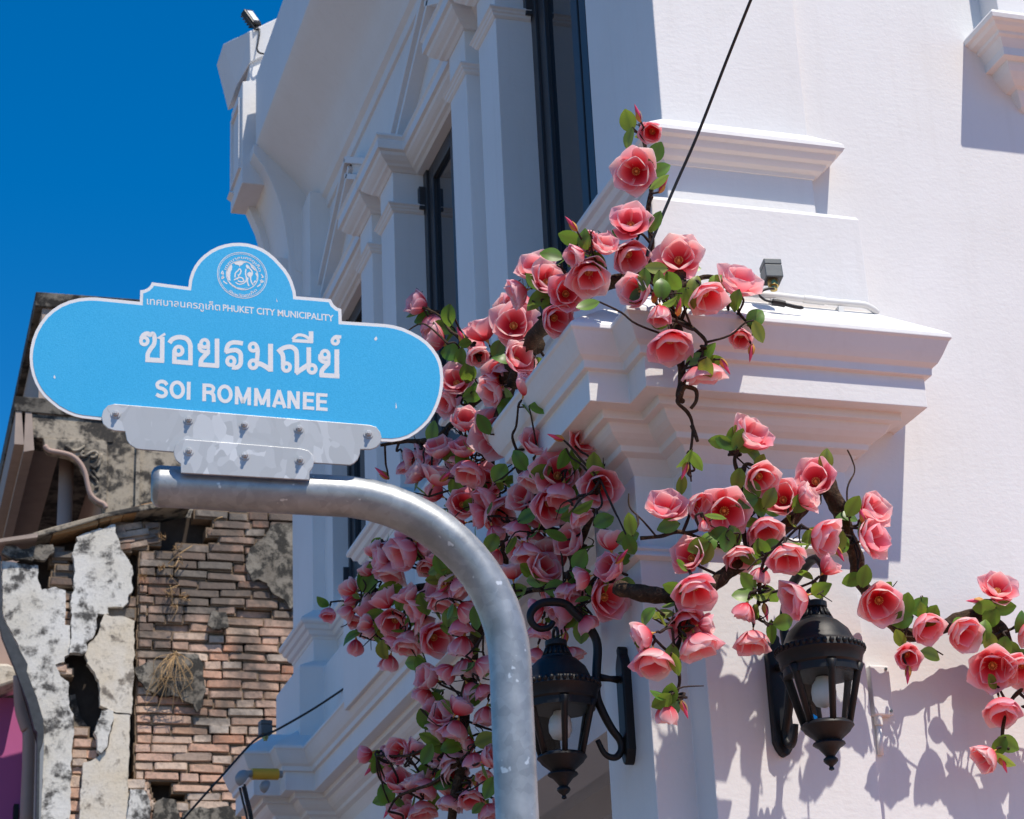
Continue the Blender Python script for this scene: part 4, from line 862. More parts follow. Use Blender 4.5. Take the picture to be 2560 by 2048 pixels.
def petal_list(opn, rnd):
    L = []; a0 = rnd.uniform(0, 360)
    for i in range(3): L.append((rnd.choice(PIN), a0 + i * 120 + rnd.uniform(-12, 12), opn * 24 - 9 + rnd.uniform(-5, 5), rnd.uniform(.92, 1.06)))
    no = 5 if opn < .45 else 6
    for i in range(no): L.append((rnd.choice(POUT), a0 + 30 + i * 360 / no + rnd.uniform(-12, 12), opn * 50 - 26 + (6 if i % 2 else 0) + rnd.uniform(-7, 7), rnd.uniform(.9, 1.06)))
    return L
def pmat(az, tilt, s): return Matrix.Rotation(R_(az), 4, 'Z') @ Matrix.Rotation(R_(-tilt), 4, 'X') @ Matrix.Scale(s, 4)
JOINED = {}
def joined_flower(opn, var):
    key = (round(opn * 4), var)
    if key in JOINED: return JOINED[key]
    rnd = random.Random(hash(key) % 1000); V, Fc, Mi, cols = [], [], [], []
    def addm(me, M, k):
        n = len(V); V.extend([tuple(M @ v.co) for v in me.vertices]); Fc.extend([tuple(i + n for i in p.vertices) for p in me.polygons]); Mi.extend([k if k == 2 else p.material_index for p in me.polygons])
        cols.extend([tuple(c.color) for c in me.color_attributes['tone'].data] if 'tone' in me.color_attributes else [(0, 0, 0, 1)] * len(me.vertices))
    addm(HEART, Matrix(), 0)
    for (pm, az, ti, sc) in petal_list(round(opn * 4) / 4, rnd): addm(pm, pmat(az, ti, sc), 2)
    me = bpy.data.meshes.new('flower'); me.from_pydata(V, [], Fc)
    for m in (SEPAL, STAMEN, PETAL): me.materials.append(m)
    for p, m in zip(me.polygons, Mi): p.material_index = m; p.use_smooth = True
    color_attr(me, cols); JOINED[key] = me; return me
def leaf_mesh(seed):
    rnd = random.Random(seed); nt, ns = 6, 4; P = []; cols = []; bend = rnd.uniform(-.25, .5); fold = rnd.uniform(.0, .18)
    for i in range(nt + 1):
        t = i / nt; w = .34 * math.sin(math.pi * min(.985, t ** .9 * .93 + .03)) ** .8
        if i == nt: w = .03
        row = []
        for j in range(ns + 1):
            s_ = -1 + 2 * j / ns
            row.append(Vector((s_ * w, t * math.cos(bend * t), -t * math.sin(bend * t) * t + fold * w * abs(s_))))
            cols.append((.9 if j == ns // 2 else 0, 0, 0, 1))
        P.append(row)
    return sheet_mesh('leaf', P, cols, nt, ns, 0, LEAF)
LEAVES = [leaf_mesh(i) for i in range(6)]
def bud_mesh(seed):
    mb = MB(); mb.mi = 0
    mb.lathe([(.0, 0), (.07, .06), (.12, .2), (.13, .38), (.10, .62), (.05, .85), (.0, 1.0)], n=10)
    mb.mi = 1
    for a in (0.4, 2.4, 4.6):
        e = Vector((math.cos(a), math.sin(a), 0)); t_ = Vector((-e.y, e.x, 0))
        pts = []
        for i, (r, z, w) in enumerate(((.02, -.06, .03), (.10, .06, .10), (.145, .22, .13), (.15, .40, .09), (.13, .56, .01))): pts += [e * r * 1.04 - t_ * w + Vector((0, 0, z)), e * (r + .02) * 1.06 + Vector((0, 0, z)), e * r * 1.04 + t_ * w + Vector((0, 0, z))]
        mb.add(pts, [(3 * i + j, 3 * i + j + 1, 3 * i + j + 4, 3 * i + j + 3) for i in range(4) for j in range(2)])
    return mb.mesh('bud', [BUDPINK, SEPAL], True)
BUD = bud_mesh(0)
def face_vec(ang, tilt):
    a, t = R_(ang), R_(tilt); return (-CF * math.cos(t) + (CR * math.cos(a) + CU * math.sin(a)) * math.sin(t)).normalized()

class Vine:
    def __init__(s, label, base):
        s.t = empty('magnolia_garland', label, 'garland', base, 'artificial magnolia garlands'); s.nodes = []; s.tw = MB(); s.np = 0; s.nl = 0
    def branch(s, pts, r0, r1, knob=.25, name='branch', n=9):
        pts = [p + (p - EYE).normalized() * (.045 + r0 * 2.4) for p in pts]; c = catmull(pts, 8); k = len(c); rad = []
        for i, p in enumerate(c):
            c[i] = p + Vector((noise.noise(p * 9), noise.noise(p * 9 + Vector((7, 3, 1))), noise.noise(p * 9 + Vector((1, 9, 4))))) * r0 * .7
            rad.append((r0 + (r1 - r0) * i / (k - 1)) * (1 + knob * noise.noise(p * 31)))
        s.nodes += c; o = MB().tube(c, rad, n).obj(name, BARK, s.t, smooth=True); return o
    def twig(s, a, b, r=.0028, sag=.03):
        m = (a + b) / 2 + Vector((random.uniform(-1, 1), random.uniform(-1, 1), random.uniform(-1, .6))) * sag; m2 = a.lerp(b, .75) + Vector((random.uniform(-1, 1), random.uniform(-1, 1), random.uniform(-1, 1))) * sag * .5
        c = catmull([a, m, m2, b], 4); s.tw.tube(c, [r * 1.5 + (r - r * 1.5) * i / (len(c) - 1) + random.uniform(0, .0009) for i in range(len(c))], 5)
    def spur(s, a, d, n=2):
        for _ in range(n):
            v = (d + Vector((random.gauss(0, .6), random.gauss(0, .4), random.gauss(0, .6)))).normalized(); L = random.uniform(.04, .11); b = a + v * L
            s.tw.tube(catmull([a, a + v * L * .5 + Vector((random.gauss(0, .012), 0, random.gauss(0, .012))), b], 3), [.0028, .0026, .0024, .0022, .002, .0018, .0015], 4)
            if random.random() < .5:
                c = a + v * L * .55; s.tw.tube([c, c + (v + Vector((random.gauss(0, .9), random.gauss(0, .4), random.gauss(0, .9)))).normalized() * L * .45], [.0018, .0012], 4)
    def nearest(s, p): return min(s.nodes, key=lambda q: (q - p).length)
    def leaf(s, p, d, nrm, size):
        if s.nl >= 290: return
        s.nl += 1; d = d.normalized(); z = (nrm - d * nrm.dot(d)); z = z.normalized() if z.length > .01 else d.orthogonal().normalized(); x = d.cross(z)
        o = bpy.data.objects.new('leaf', random.choice(LEAVES)); M = Matrix(((x.x, d.x, z.x, p.x), (x.y, d.y, z.y, p.y), (x.z, d.z, z.z, p.z), (0, 0, 0, 1))) @ Matrix.Diagonal((size * random.uniform(.85, 1.15), size, size, 1))
        put(o, s.t); o.matrix_basis = M
    def flower(s, c, size, ang, tilt, opn, nl=2, split=True):
        f = face_vec(ang, tilt); base = c - f * size * (.26 if opn > .3 else .3); up = Vector((0, 0, 1))
        M = Matrix.Translation(base) @ f.to_track_quat('Z', 'Y').to_matrix().to_4x4() @ Matrix.Rotation(random.uniform(0, 6.28), 4, 'Z') @ Matrix.Scale(size * 1.0, 4)
        if split and s.np < 288:
            o = bpy.data.objects.new('flower', HEART); put(o, s.t); o.matrix_basis = M
            for (pm, az, ti, sc) in petal_list(opn, random):
                p = bpy.data.objects.new('petal', pm); COL.objects.link(p); p.parent = o; p.matrix_basis = pmat(az, ti, sc); s.np += 1
        else:
            o = bpy.data.objects.new('flower', joined_flower(opn, random.randrange(3))); put(o, s.t); o.matrix_basis = M
        q = s.nearest(base - f * .05); st_ = base - f * size * .1; s.twig(q, st_ - f * size * .2, .003, .03); s.twig(st_ - f * size * .2, st_, .0028, .004)
        for i in range(nl):
            a = random.uniform(0, 6.28); side = (CR * math.cos(a) + CU * math.sin(a)); side = (side - f * side.dot(f)); d = (side.normalized() * 1.0 + f * random.uniform(-.3, .35)); p = base - f * random.uniform(.0, .05) + side.normalized() * .006
            nr = (f + Vector((random.gauss(0, .5), random.gauss(0, .5), random.gauss(0, .5) + .3))).normalized(); s.leaf(p, d, nr, random.uniform(.05, .068))
        if random.random() < .55: s.spur(st_ - f * size * .2, (side if nl else CR), 1)
    def bud(s, c, size, ang, tilt=80):
        f = face_vec(ang, tilt); base = c - f * size * .4; o = bpy.data.objects.new('bud', BUD); put(o, s.t); o.matrix_basis = Matrix.Translation(base) @ f.to_track_quat('Z', 'Y').to_matrix().to_4x4() @ Matrix.Scale(size, 4)
        s.twig(s.nearest(base), base, .0026, .02)
    def done(s):
        o = s.tw.obj('twigs', TWIG, s.t, smooth=True); o['kind'] = 'stuff'

def on_y(px, py, y): return onp(px, py, 1, y)
def at_d(px, py, d): return EYE + ray(px, py) * d
def psize(c, d): return d * dist_of(c) / F
def grow(v, flowers, where, leaves=(), buds=(), nl=2, fill=0):
    order = sorted(range(len(flowers)), key=lambda i: -flowers[i][2])
    rank = {i: k for k, i in enumerate(order)}
    for i, (px, py, d, ang, tilt, opn) in enumerate(flowers):
        c = where(px, py); v.flower(c, psize(c, d) * (1.32 if tilt < 55 else 1.48), ang + random.uniform(-8, 8), tilt, opn, nl, rank[i] < 32)
    for _ in range(fill):
        px, py, d = random.choice(flowers)[:3]; c = where(px + random.uniform(-48, 48), py + random.uniform(-48, 48)); c = c + (c - EYE).normalized() * random.uniform(.05, .14)
        v.flower(c, psize(c, random.uniform(.85, 1.1) * d) * 1.25, random.uniform(150, 330), random.uniform(35, 95), random.uniform(.3, .6), 1, False)
    for (px, py, ang) in buds: c = where(px, py); v.bud(c, psize(c, 46), ang)
    for (px, py, ang) in leaves:
        c = where(px, py); d = CR * math.cos(R_(ang)) + CU * math.sin(R_(ang)); sz = psize(c, 60); n_ = (-CF + Vector((random.gauss(0, .35), random.gauss(0, .35), random.gauss(0, .35) + .3))).normalized()
        v.leaf(c - d * sz * .5, d, n_, sz); v.twig(v.nearest(c), c - d * sz * .5, .0022, .02)
    v.done()

# top of the corner, above and over the cornice
v = Vine('pink magnolia garland climbing the upper corner above the large cornice', on_y(1560, 760, 5.2))
v.branch([on_y(1690, 745, 5.10), on_y(1640, 700, 5.17), on_y(1560, 700, 5.2), on_y(1480, 730, 5.22), at_d(1400, 770, 6.15), at_d(1330, 850, 6.5), at_d(1290, 960, 6.7)], .019, .026)
v.branch([on_y(1700, 690, 5.12), on_y(1690, 760, 5.06), on_y(1692, 810, 5.03), on_y(1700, 880, 5.01), on_y(1708, 935, 5.01), on_y(1700, 985, 5.02), on_y(1712, 1000, 5.03)], .021, .008)
v.branch([on_y(1620, 690, 5.17), on_y(1625, 600, 5.19), on_y(1622, 520, 5.2), on_y(1630, 440, 5.21), on_y(1612, 370, 5.22), on_y(1600, 310, 5.22)], .010, .003)
v.branch([on_y(1700, 720, 5.1), on_y(1770, 690, 5.08), on_y(1830, 720, 5.06), on_y(1846, 780, 5.04)], .009, .004)
v.branch([on_y(1705, 800, 5.04), on_y(1745, 830, 5.0), on_y(1765, 860, 5.0), on_y(1735, 890, 5.0), on_y(1706, 930, 5.0)], .006, .004)
v.branch([on_y(1712, 965, 5.02), on_y(1740, 975, 5.02), on_y(1742, 1000, 5.02), on_y(1728, 1020, 5.03)], .006, .005)
v.branch([on_y(1712, 965, 5.02), on_y(1698, 990, 5.03), on_y(1696, 1005, 5.03), on_y(1720, 1030, 5.04), on_y(1730, 1060, 5.05), on_y(1728, 1110, 5.05), on_y(1722, 1160, 5.05), on_y(1727, 1205, 5.05)], .007, .0025)
v.branch([on_y(1729, 1065, 5.05), on_y(1742, 1105, 5.04)], .007, .005)
FT = [(1629, 331, 76, 240, 18, .3), (1587, 428, 100, 200, 15, .75), (1576, 553, 94, 100, 32, .72), (1471, 599, 70, 240, 15, .28), (1511, 612, 62, 60, 55, .5), (1576, 642, 100, 300, 32, .5), (1696, 642, 108, 110, 26, .8), (1474, 690, 102, 275, 38, .62), (1848, 702, 96, 60, 55, .75),
      (1336, 668, 96, 110, 50, .7), (1371, 696, 88, 70, 38, .75), (1417, 733, 88, 20, 10, .72), (1292, 733, 72, 195, 75, .5), (1392, 798, 88, 330, 28, .5), (1768, 745, 96, 300, 45, .62), (1590, 728, 92, 170, 40, .5), (1650, 790, 70, 275, 60, .25), (1677, 865, 108, 275, 48, .7), (1852, 846, 70, 265, 30, .25), (1761, 940, 88, 280, 82, .7), (1528, 605, 50, 30, 70, .5), (1440, 640, 60, 200, 60, .4)]
LT = [(1571, 302, 100), (1571, 347, 250), (1640, 382, 60), (1651, 424, 30), (1647, 454, 40), (1639, 555, 60), (1423, 595, 170), (1433, 640, 250), (1496, 655, 300), (1640, 672, 180), (1415, 644, 40), (1378, 636, 160), (1612, 700, 270), (1648, 706, 270), (1682, 706, 300), (1735, 712, 80), (1705, 745, 240), (1725, 750, 290), (1795, 705, 60), (1890, 793, 50), (1895, 830, 290), (1742, 900, 200), (1770, 880, 70), (1764, 922, 265), (1338, 756, 260), (1358, 742, 20), (1470, 765, 200), (1595, 740, 230), (1655, 720, 90), (1838, 752, 250), (1715, 1150, 240), (1742, 1150, 310)]
BT = [(1595, 286, 110), (1657, 465, 60), (1430, 562, 130), (1812, 914, 300), (1697, 770, 80), (1878, 880, 260), (1712, 1175, 250), (1637, 738, 80)]
def w_top(px, py):
    if px < 1440: return at_d(px, py, 6.05 + (1440 - px) * .0022 + random.uniform(-.05, .05))
    return on_y(px, py, (5.17 if py < 700 else 5.02) + random.uniform(-.04, .03))
grow(v, FT, w_top, LT, BT, nl=1)

# shaded mass beside the corner pier
v = Vine('dense pink magnolia garland in the shade below the cornice corner, behind the pole bend', at_d(1330, 1250, 6.6))
v.branch([at_d(1330, 850, 6.55), at_d(1280, 960, 6.75), at_d(1270, 1050, 6.75), at_d(1310, 1150, 6.6), at_d(1400, 1280, 6.4), at_d(1440, 1400, 6.4), at_d(1430, 1500, 6.4)], .034, .026)
v.branch([at_d(1300, 1000, 6.75), at_d(1230, 1100, 6.9), at_d(1240, 1250, 6.9), at_d(1260, 1400, 6.9), at_d(1240, 1520, 7.1)], .02, .014)
v.branch([at_d(1440, 1380, 6.35), at_d(1470, 1300, 6.25), at_d(1500, 1200, 6.15)], .014, .006)
v.branch([at_d(1200, 900, 6.8), at_d(1170, 850, 6.95), at_d(1130, 830, 7.05), at_d(1100, 790, 7.1), at_d(1060, 770, 7.15)], .007, .003)
v.branch([at_d(1120, 860, 7.0), at_d(1060, 810, 7.1), at_d(1010, 835, 7.15)], .004, .002)
v.branch([at_d(1270, 960, 6.8), at_d(1190, 1000, 7.0), at_d(1090, 1095, 7.2), at_d(1020, 1100, 7.3), at_d(950, 1110, 7.3)], .016, .005)
v.branch([at_d(1260, 1300, 6.9), at_d(1330, 1310, 6.7), at_d(1420, 1330, 6.45)], .008, .006)
v.branch([at_d(1240, 1460, 7.0), at_d(1300, 1475, 6.7), at_d(1400, 1470, 6.4), at_d(1470, 1460, 6.2)], .010, .010)
FL = [(1044, 760, 68, 165, 80, .35), (1083, 849, 80, 155, 85, .45), (1204, 823, 84, 120, 100, .5), (1283, 809, 98, 95, 18, .8), (1195, 886, 70, 285, 40, .35), (1299, 895, 88, 40, 40, .6), (1257, 935, 90, 250, 10, .5), (1139, 951, 80, 100, 32, .6), (1320, 965, 72, 70, 80, .4), (1116, 1006, 72, 200, 50, .5), (1166, 1052, 82, 80, 50, .4), (1246, 1081, 116, 85, 10, .92), (1098, 1120, 74, 110, 62, .45), (1052, 1142, 60, 190, 85, .5), (1040, 1181, 64, 150, 80, .4), (1096, 1187, 74, 60, 80, .5), (1172, 1180, 80, 250, 55, .5), (1222, 1205, 88, 170, 40, .5), (1157, 1259, 76, 70, 18, .62), (1085, 1230, 64, 150, 100, .5), (1244, 1287, 94, 330, 40, .55), (1309, 1241, 84, 150, 42, .5), (1196, 1289, 64, 200, 90, .5), (1344, 1109, 84, 85, 45, .6), (1342, 1057, 78, 60, 65, .5), (1461, 1100, 82, 20, 18, .62), (1394, 1183, 106, 85, 24, .75), (1498, 1220, 102, 275, 10, .62), (1379, 1263, 100, 330, 28, .65), (1425, 1355, 94, 140, 48, .42), (1296, 1326, 70, 250, 85, .5), (1361, 1422, 92, 50, 42, .5), (1317, 1385, 78, 265, 55, .4), (1363, 1362, 66, 100, 95, .4), (1280, 1424, 66, 90, 95, .4), (1526, 1419, 90, 150, 50, .45), (1523, 1347, 70, 100, 100, .3), (1521, 1494, 106, 10, 32, .65), (1404, 1535, 86, 205, 75, .35), (1453, 1445, 60, 200, 90, .5), (1417, 1479, 60, 270, 80, .5), (1338, 1524, 58, 200, 90, .5), (1432, 1640, 64, 300, 70, .5), (1340, 1640, 56, 250, 80, .4), (1330, 1200, 70, 250, 70, .5), (1450, 1290, 60, 300, 70, .4), (1230, 980, 70, 200, 60, .5), (1160, 1120, 66, 100, 60, .5), (1350, 1580, 60, 260, 80, .4), (1470, 1560, 60, 300, 90, .4), (1140, 1310, 60, 180, 80, .4)]
LL = [(1060, 795, 180), (1120, 790, 260), (1110, 818, 160), (1125, 880, 170), (1150, 898, 260), (1245, 870, 80), (1170, 935, 270), (1160, 1115, 80), (1135, 1140, 200), (1155, 1150, 270), (1185, 985, 20), (1340, 1000, 330), (1352, 1020, 350), (1400, 1125, 320), (1410, 1150, 260), (1438, 1145, 270), (1485, 1160, 90), (1425, 1225, 90), (1460, 1270, 20), (1510, 1300, 30), (1200, 1230, 260), (1140, 1220, 270), (1100, 1300, 250), (1250, 1180, 60), (1300, 1150, 120), (1350, 1180, 200), (1570, 1345, 20), (1575, 1365, 290), (1340, 1450, 180), (1390, 1470, 10), (1430, 1550, 190), (1455, 1580, 270), (1450, 1400, 60), (1290, 1480, 20), (1080, 1080, 90), (1045, 1200, 260), (1230, 1355, 60), (1260, 1010, 70), (1280, 1040, 40), (1210, 1060, 120), (1430, 1290, 200), (1390, 1340, 160), (1320, 1290, 30)]
BL = [(1153, 842, 115), (1295, 1016, 220), (1392, 1094, 160), (957, 1185, 140), (1553, 1393, 50), (1115, 1190, 40), (1412, 1600, 260)]
grow(v, FL, lambda px, py: at_d(px, py, 6.02 + max(0, 1520 - px) * .0026 + random.uniform(-.08, .16)), LL, BL, nl=1, fill=32)

# swag further along the street side
v = Vine('dense pink magnolia swag trailing down the street facade left of the steel pole', at_d(1080, 1650, 7.6))
v.branch([at_d(1240, 1500, 7.1), at_d(1170, 1470, 7.35), at_d(1080, 1465, 7.6), at_d(1000, 1480, 7.85), at_d(930, 1475, 8.0)], .024, .008)
v.branch([at_d(1200, 1490, 7.25), at_d(1190, 1580, 7.3), at_d(1175, 1700, 7.3), at_d(1160, 1800, 7.3), at_d(1150, 1900, 7.25), at_d(1130, 2000, 7.2), at_d(1110, 2120, 7.2)], .024, .016)
v.branch([at_d(1040, 1470, 7.7), at_d(1000, 1560, 7.75), at_d(960, 1600, 7.8), at_d(900, 1590, 7.9)], .010, .003)
v.branch([at_d(1160, 1800, 7.3), at_d(1100, 1850, 7.4), at_d(1020, 1890, 7.5), at_d(940, 1890, 7.6)], .008, .003)
v.branch([at_d(1150, 1900, 7.25), at_d(1080, 1960, 7.3), at_d(1000, 1990, 7.4), at_d(970, 2030, 7.4)], .008, .003)
v.branch([at_d(1100, 1465, 7.55), at_d(1050, 1400, 7.7), at_d(970, 1400, 7.8), at_d(910, 1410, 7.9)], .007, .003)
FS = [(933, 1372, 54, 120, 100, .3), (1016, 1340, 62, 90, 90, .5), (1011, 1381, 92, 200, 62, .4), (951, 1402, 62, 170, 78, .4), (977, 1431, 80, 255, 62, .5), (1063, 1365, 62, 330, 85, .4), (1092, 1398, 58, 80, 90, .4), (914, 1424, 50, 140, 100, .3), (870, 1467, 56, 150, 95, .3), (1098, 1465, 92, 165, 68, .55), (1155, 1468, 76, 300, 70, .5), (1105, 1505, 70, 265, 60, .55), (959, 1498, 70, 130, 92, .35), (1016, 1487, 62, 120, 80, .4), (918, 1518, 66, 150, 100, .4), (877, 1502, 50, 200, 95, .3), (866, 1533, 50, 220, 95, .3), (1040, 1526, 66, 200, 68, .4), (985, 1557, 84, 240, 24, .5), (1167, 1528, 68, 330, 90, .4), (912, 1556, 50, 160, 95, .3), (927, 1582, 50, 240, 90, .4), (1091, 1598, 90, 340, 28, .55), (1018, 1613, 70, 270, 55, .5), (1153, 1622, 76, 255, 82, .3), (888, 1621, 54, 260, 88, .12), (988, 1609, 56, 230, 80, .4), (972, 1661, 56, 260, 88, .15), (1069, 1694, 78, 165, 62, .4), (1116, 1683, 66, 220, 92, .35), (1163, 1673, 72, 265, 80, .35), (1210, 1664, 62, 330, 85, .4), (1059, 1739, 56, 230, 95, .4), (1180, 1727, 58, 300, 85, .4), (1071, 1772, 58, 150, 95, .4), (1109, 1787, 74, 120, 42, .45), (1151, 1765, 66, 60, 95, .4), (1213, 1794, 68, 265, 82, .2), (1137, 1827, 72, 250, 72, .4), (1092, 1829, 56, 220, 85, .4), (910, 1886, 50, 195, 90, .2), (998, 1881, 68, 160, 34, .5), (1040, 1869, 56, 60, 95, .35), (1135, 1902, 76, 290, 55, .5), (1097, 1912, 52, 250, 80, .4), (1225, 1895, 60, 30, 70, .5), (995, 1955, 68, 90, 55, .42), (1066, 1971, 68, 250, 65, .4), (1036, 1955, 56, 120, 85, .4), (1125, 1969, 68, 100, 68, .4), (1178, 1997, 70, 280, 42, .5), (1123, 2009, 58, 260, 70, .4), (1002, 2028, 66, 110, 80, .4), (1055, 2028, 70, 280, 60, .5), (1225, 2030, 58, 300, 70, .4), (1166, 1862, 56, 200, 85, .5), (1185, 1902, 56, 260, 85, .5), (1210, 1730, 54, 300, 80, .4), (1150, 1570, 60, 280, 80, .5), (1060, 1560, 58, 300, 85, .4)]
LS = [(945, 1382, 190), (905, 1452, 100), (922, 1455, 60), (975, 1472, 190), (985, 1490, 280), (940, 1540, 10), (950, 1565, 270), (1040, 1380, 60), (1100, 1410, 110), (1112, 1440, 210), (1060, 1510, 290), (1005, 1505, 240), (1025, 1515, 80), (875, 1590, 200), (953, 1612, 150), (955, 1630, 270), (1040, 1595, 350), (1130, 1570, 350), (1125, 1540, 80), (1190, 1545, 280), (1035, 1655, 180), (1050, 1670, 290), (1090, 1750, 330), (1060, 1800, 290), (1190, 1740, 260), (1075, 1845, 150), (1100, 1865, 320), (1070, 1885, 60), (940, 1890, 190), (945, 1915, 270), (1060, 1935, 260), (1105, 1955, 180), (965, 1985, 110), (960, 1998, 200), (1150, 1950, 260), (1195, 1905, 330), (1225, 1970, 250), (1085, 2010, 260), (1215, 1850, 20), (1130, 1865, 20)]
BS = [(1050, 1574, 120), (928, 1919, 230), (972, 2023, 240), (1108, 1472, 220), (880, 1490, 220), (1190, 1960, 280)]
grow(v, FS, lambda px, py: at_d(px, py, 7.05 + max(0, 1240 - px) * .0026 + random.uniform(-.1, .12)), LS, BS, nl=1, fill=38)

# arch over the sunlit lantern
v = Vine('pink magnolia garland arching over the sunlit lantern below the large cornice', on_y(1900, 1400, 5.1))
v.branch([on_y(2060, 1205, 5.10), on_y(2080, 1240, 5.09), on_y(2112, 1290, 5.09), on_y(2128, 1340, 5.10), on_y(2142, 1400, 5.13), on_y(2150, 1450, 5.16), on_y(2180, 1500, 5.2)], .027, .020, .3)
v.branch([on_y(2045, 1220, 5.1), on_y(1990, 1290, 5.08), on_y(1900, 1370, 5.06), on_y(1830, 1420, 5.05), on_y(1760, 1475, 5.06), on_y(1700, 1490, 5.08), on_y(1620, 1485, 5.1), on_y(1545, 1462, 5.15)], .018, .024, .3)
v.branch([on_y(1870, 1400, 5.07), on_y(1855, 1300, 5.09), on_y(1852, 1210, 5.09), on_y(1838, 1160, 5.08), on_y(1842, 1130, 5.08), on_y(1850, 1110, 5.08)], .008, .004)
v.branch([on_y(1855, 1205, 5.09), on_y(1862, 1165, 5.07), on_y(1885, 1168, 5.06), on_y(1912, 1210, 5.05)], .006, .005)
v.branch([on_y(1880, 1390, 5.06), on_y(1770, 1355, 5.07), on_y(1700, 1330, 5.07), on_y(1650, 1340, 5.07), on_y(1600, 1345, 5.08)], .007, .005)
v.branch([on_y(1640, 1340, 5.07), on_y(1605, 1300, 5.07), on_y(1575, 1270, 5.07), on_y(1572, 1235, 5.07)], .003, .0018)
v.branch([on_y(1690, 1500, 5.08), on_y(1700, 1590, 5.07), on_y(1690, 1640, 5.07), on_y(1700, 1700, 5.07), on_y(1690, 1740, 5.07)], .006, .004)
v.branch([on_y(1900, 1440, 5.02), on_y(1900, 1490, 5.02), on_y(1890, 1540, 5.03), on_y(1920, 1560, 5.03)], .006, .003)
v.branch([on_y(2130, 1340, 5.1), on_y(2118, 1230, 5.09), on_y(2136, 1180, 5.1), on_y(2130, 1150, 5.1), on_y(2118, 1125, 5.1)], .003, .002)
FM = [(1879, 1087, 96, 60, 55, .55), (1902, 1196, 88, 300, 20, .55), (1955, 1245, 96, 130, 28, .6), (2018, 1243, 68, 30, 70, .5), (1665, 1263, 94, 100, 50, .75), (1744, 1263, 74, 330, 38, .5), (1814, 1282, 116, 290, 10, .78), (1913, 1326, 100, 285, 40, .55), (1723, 1390, 88, 140, 36, .55), (1848, 1395, 84, 270, 42, .5), (1966, 1395, 98, 265, 42, .5), (1740, 1481, 112, 280, 38, .65), (1714, 1557, 96, 280, 34, .6), (1602, 1593, 78, 200, 75, .45), (1748, 1616, 96, 290, 62, .6), (1633, 1658, 94, 270, 55, .6), (1665, 1788, 66, 265, 95, .25), (1987, 1499, 92, 195, 68, .5), (1859, 1533, 64, 255, 82, .3), (1883, 1606, 80, 265, 55, .45), (1766, 1562, 56, 0, 80, .4), (2037, 1196, 102, 120, 32, .6), (2062, 1343, 90, 330, 55, .55), (2076, 1414, 64, 40, 90, .3), (2185, 1273, 86, 40, 45, .65), (2187, 1345, 96, 20, 52, .75), (1760, 1317, 40, 280, 80, .15), (1900, 1440, 60, 250, 85, .4)]
LM = [(1798, 1105, 180), (1815, 1108, 160), (1838, 1092, 80), (1845, 1098, 70), (1865, 1112, 10), (1845, 1200, 260), (1880, 1225, 100), (1867, 1255, 200), (1898, 1265, 280), (1925, 1245, 60), (2000, 1260, 240), (1670, 1315, 190), (1575, 1310, 100), (1800, 1335, 180), (1818, 1352, 260), (1840, 1340, 300), (1745, 1365, 200), (1772, 1355, 70), (1765, 1385, 250), (1925, 1365, 190), (1905, 1375, 290), (2065, 1150, 70), (2132, 1265, 60), (2105, 1360, 30), (2095, 1355, 250), (2130, 1450, 200), (2160, 1440, 80), (1615, 1540, 220), (1660, 1535, 20), (1685, 1470, 160), (1870, 1455, 130), (1858, 1490, 190), (1925, 1490, 290), (1928, 1580, 270), (1962, 1555, 10), (1680, 1640, 270), (1675, 1735, 80), (1655, 1755, 220), (1690, 1765, 270), (1690, 1660, 290), (2030, 1340, 210)]
BM_ = [(1711, 1772, 290), (1914, 1528, 280), (2097, 1382, 300), (2155, 1290, 110)]
def w_mid(px, py):
    y = 5.08
    if 1940 < px < 2080 and py > 1340: y = 4.90
    elif px > 2140: y = 5.09
    return on_y(px, py, y + random.uniform(-.035, .02))
grow(v, FM, w_mid, LM, BM_, nl=1)

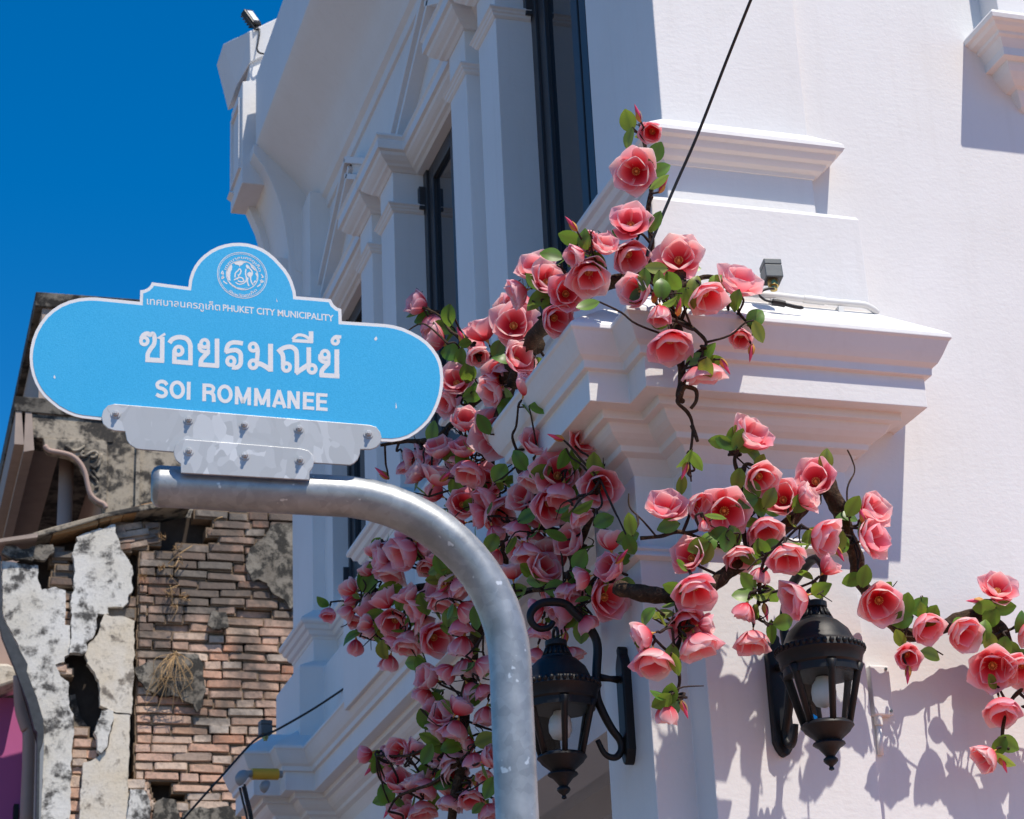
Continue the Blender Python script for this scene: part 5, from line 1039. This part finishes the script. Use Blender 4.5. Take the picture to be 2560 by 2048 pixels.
# garland going off to the right
v = Vine('sunlit pink magnolia garland hanging on the right-hand white wall', on_y(2400, 1600, 5.22))
v.branch([on_y(2180, 1500, 5.2), on_y(2230, 1560, 5.21), on_y(2280, 1585, 5.22), on_y(2340, 1580, 5.23), on_y(2400, 1550, 5.23), on_y(2445, 1540, 5.23), on_y(2490, 1565, 5.23), on_y(2515, 1620, 5.23), on_y(2540, 1680, 5.22), on_y(2620, 1760, 5.2)], .016, .027, .3)
v.branch([on_y(2262, 1580, 5.21), on_y(2262, 1605, 5.2), on_y(2268, 1625, 5.2)], .006, .004)
v.branch([on_y(2262, 1592, 5.2), on_y(2300, 1598, 5.2), on_y(2330, 1620, 5.2), on_y(2358, 1638, 5.2)], .004, .002)
v.branch([on_y(2300, 1575, 5.22), on_y(2318, 1525, 5.22), on_y(2304, 1490, 5.22)], .004, .002)
v.branch([on_y(2480, 1555, 5.23), on_y(2484, 1520, 5.22), on_y(2484, 1505, 5.22)], .005, .004)
v.branch([on_y(2500, 1580, 5.23), on_y(2535, 1570, 5.22), on_y(2575, 1545, 5.22)], .006, .003)
v.branch([on_y(2560, 1720, 5.2), on_y(2530, 1750, 5.2), on_y(2512, 1800, 5.2), on_y(2505, 1850, 5.2), on_y(2495, 1900, 5.2)], .007, .004)
FR = [(2201, 1506, 108, 290, 10, .65), (2317, 1566, 92, 300, 38, .48), (2408, 1583, 100, 320, 32, .5), (2269, 1641, 76, 270, 14, .4), (2496, 1467, 84, 85, 48, .85), (2484, 1671, 108, 250, 14, .72), (2556, 1673, 96, 250, 30, .6), (2505, 1778, 98, 265, 46, .6), (2463, 1894, 78, 205, 65, .45), (2580, 1580, 80, 300, 50, .5), (2600, 1820, 90, 280, 40, .5), (2660, 1720, 92, 260, 30, .6), (2700, 1800, 88, 300, 40, .5), (2640, 1640, 84, 60, 45, .6)]
LR = [(2265, 1510, 80), (2297, 1515, 40), (2255, 1550, 200), (2330, 1540, 60), (2460, 1518, 180), (2510, 1520, 10), (2478, 1545, 260), (2460, 1575, 90), (2452, 1595, 210), (2476, 1608, 290), (2555, 1555, 60), (2548, 1640, 200), (2520, 1860, 330), (2498, 1868, 240), (2510, 1620, 260), (2330, 1635, 350)]
BR = [(2440, 1502, 180), (2508, 1908, 290), (2270, 1685, 265)]
grow(v, FR, lambda px, py: on_y(px, py, 5.215 + random.uniform(-.02, .015)), LR, BR, nl=1)
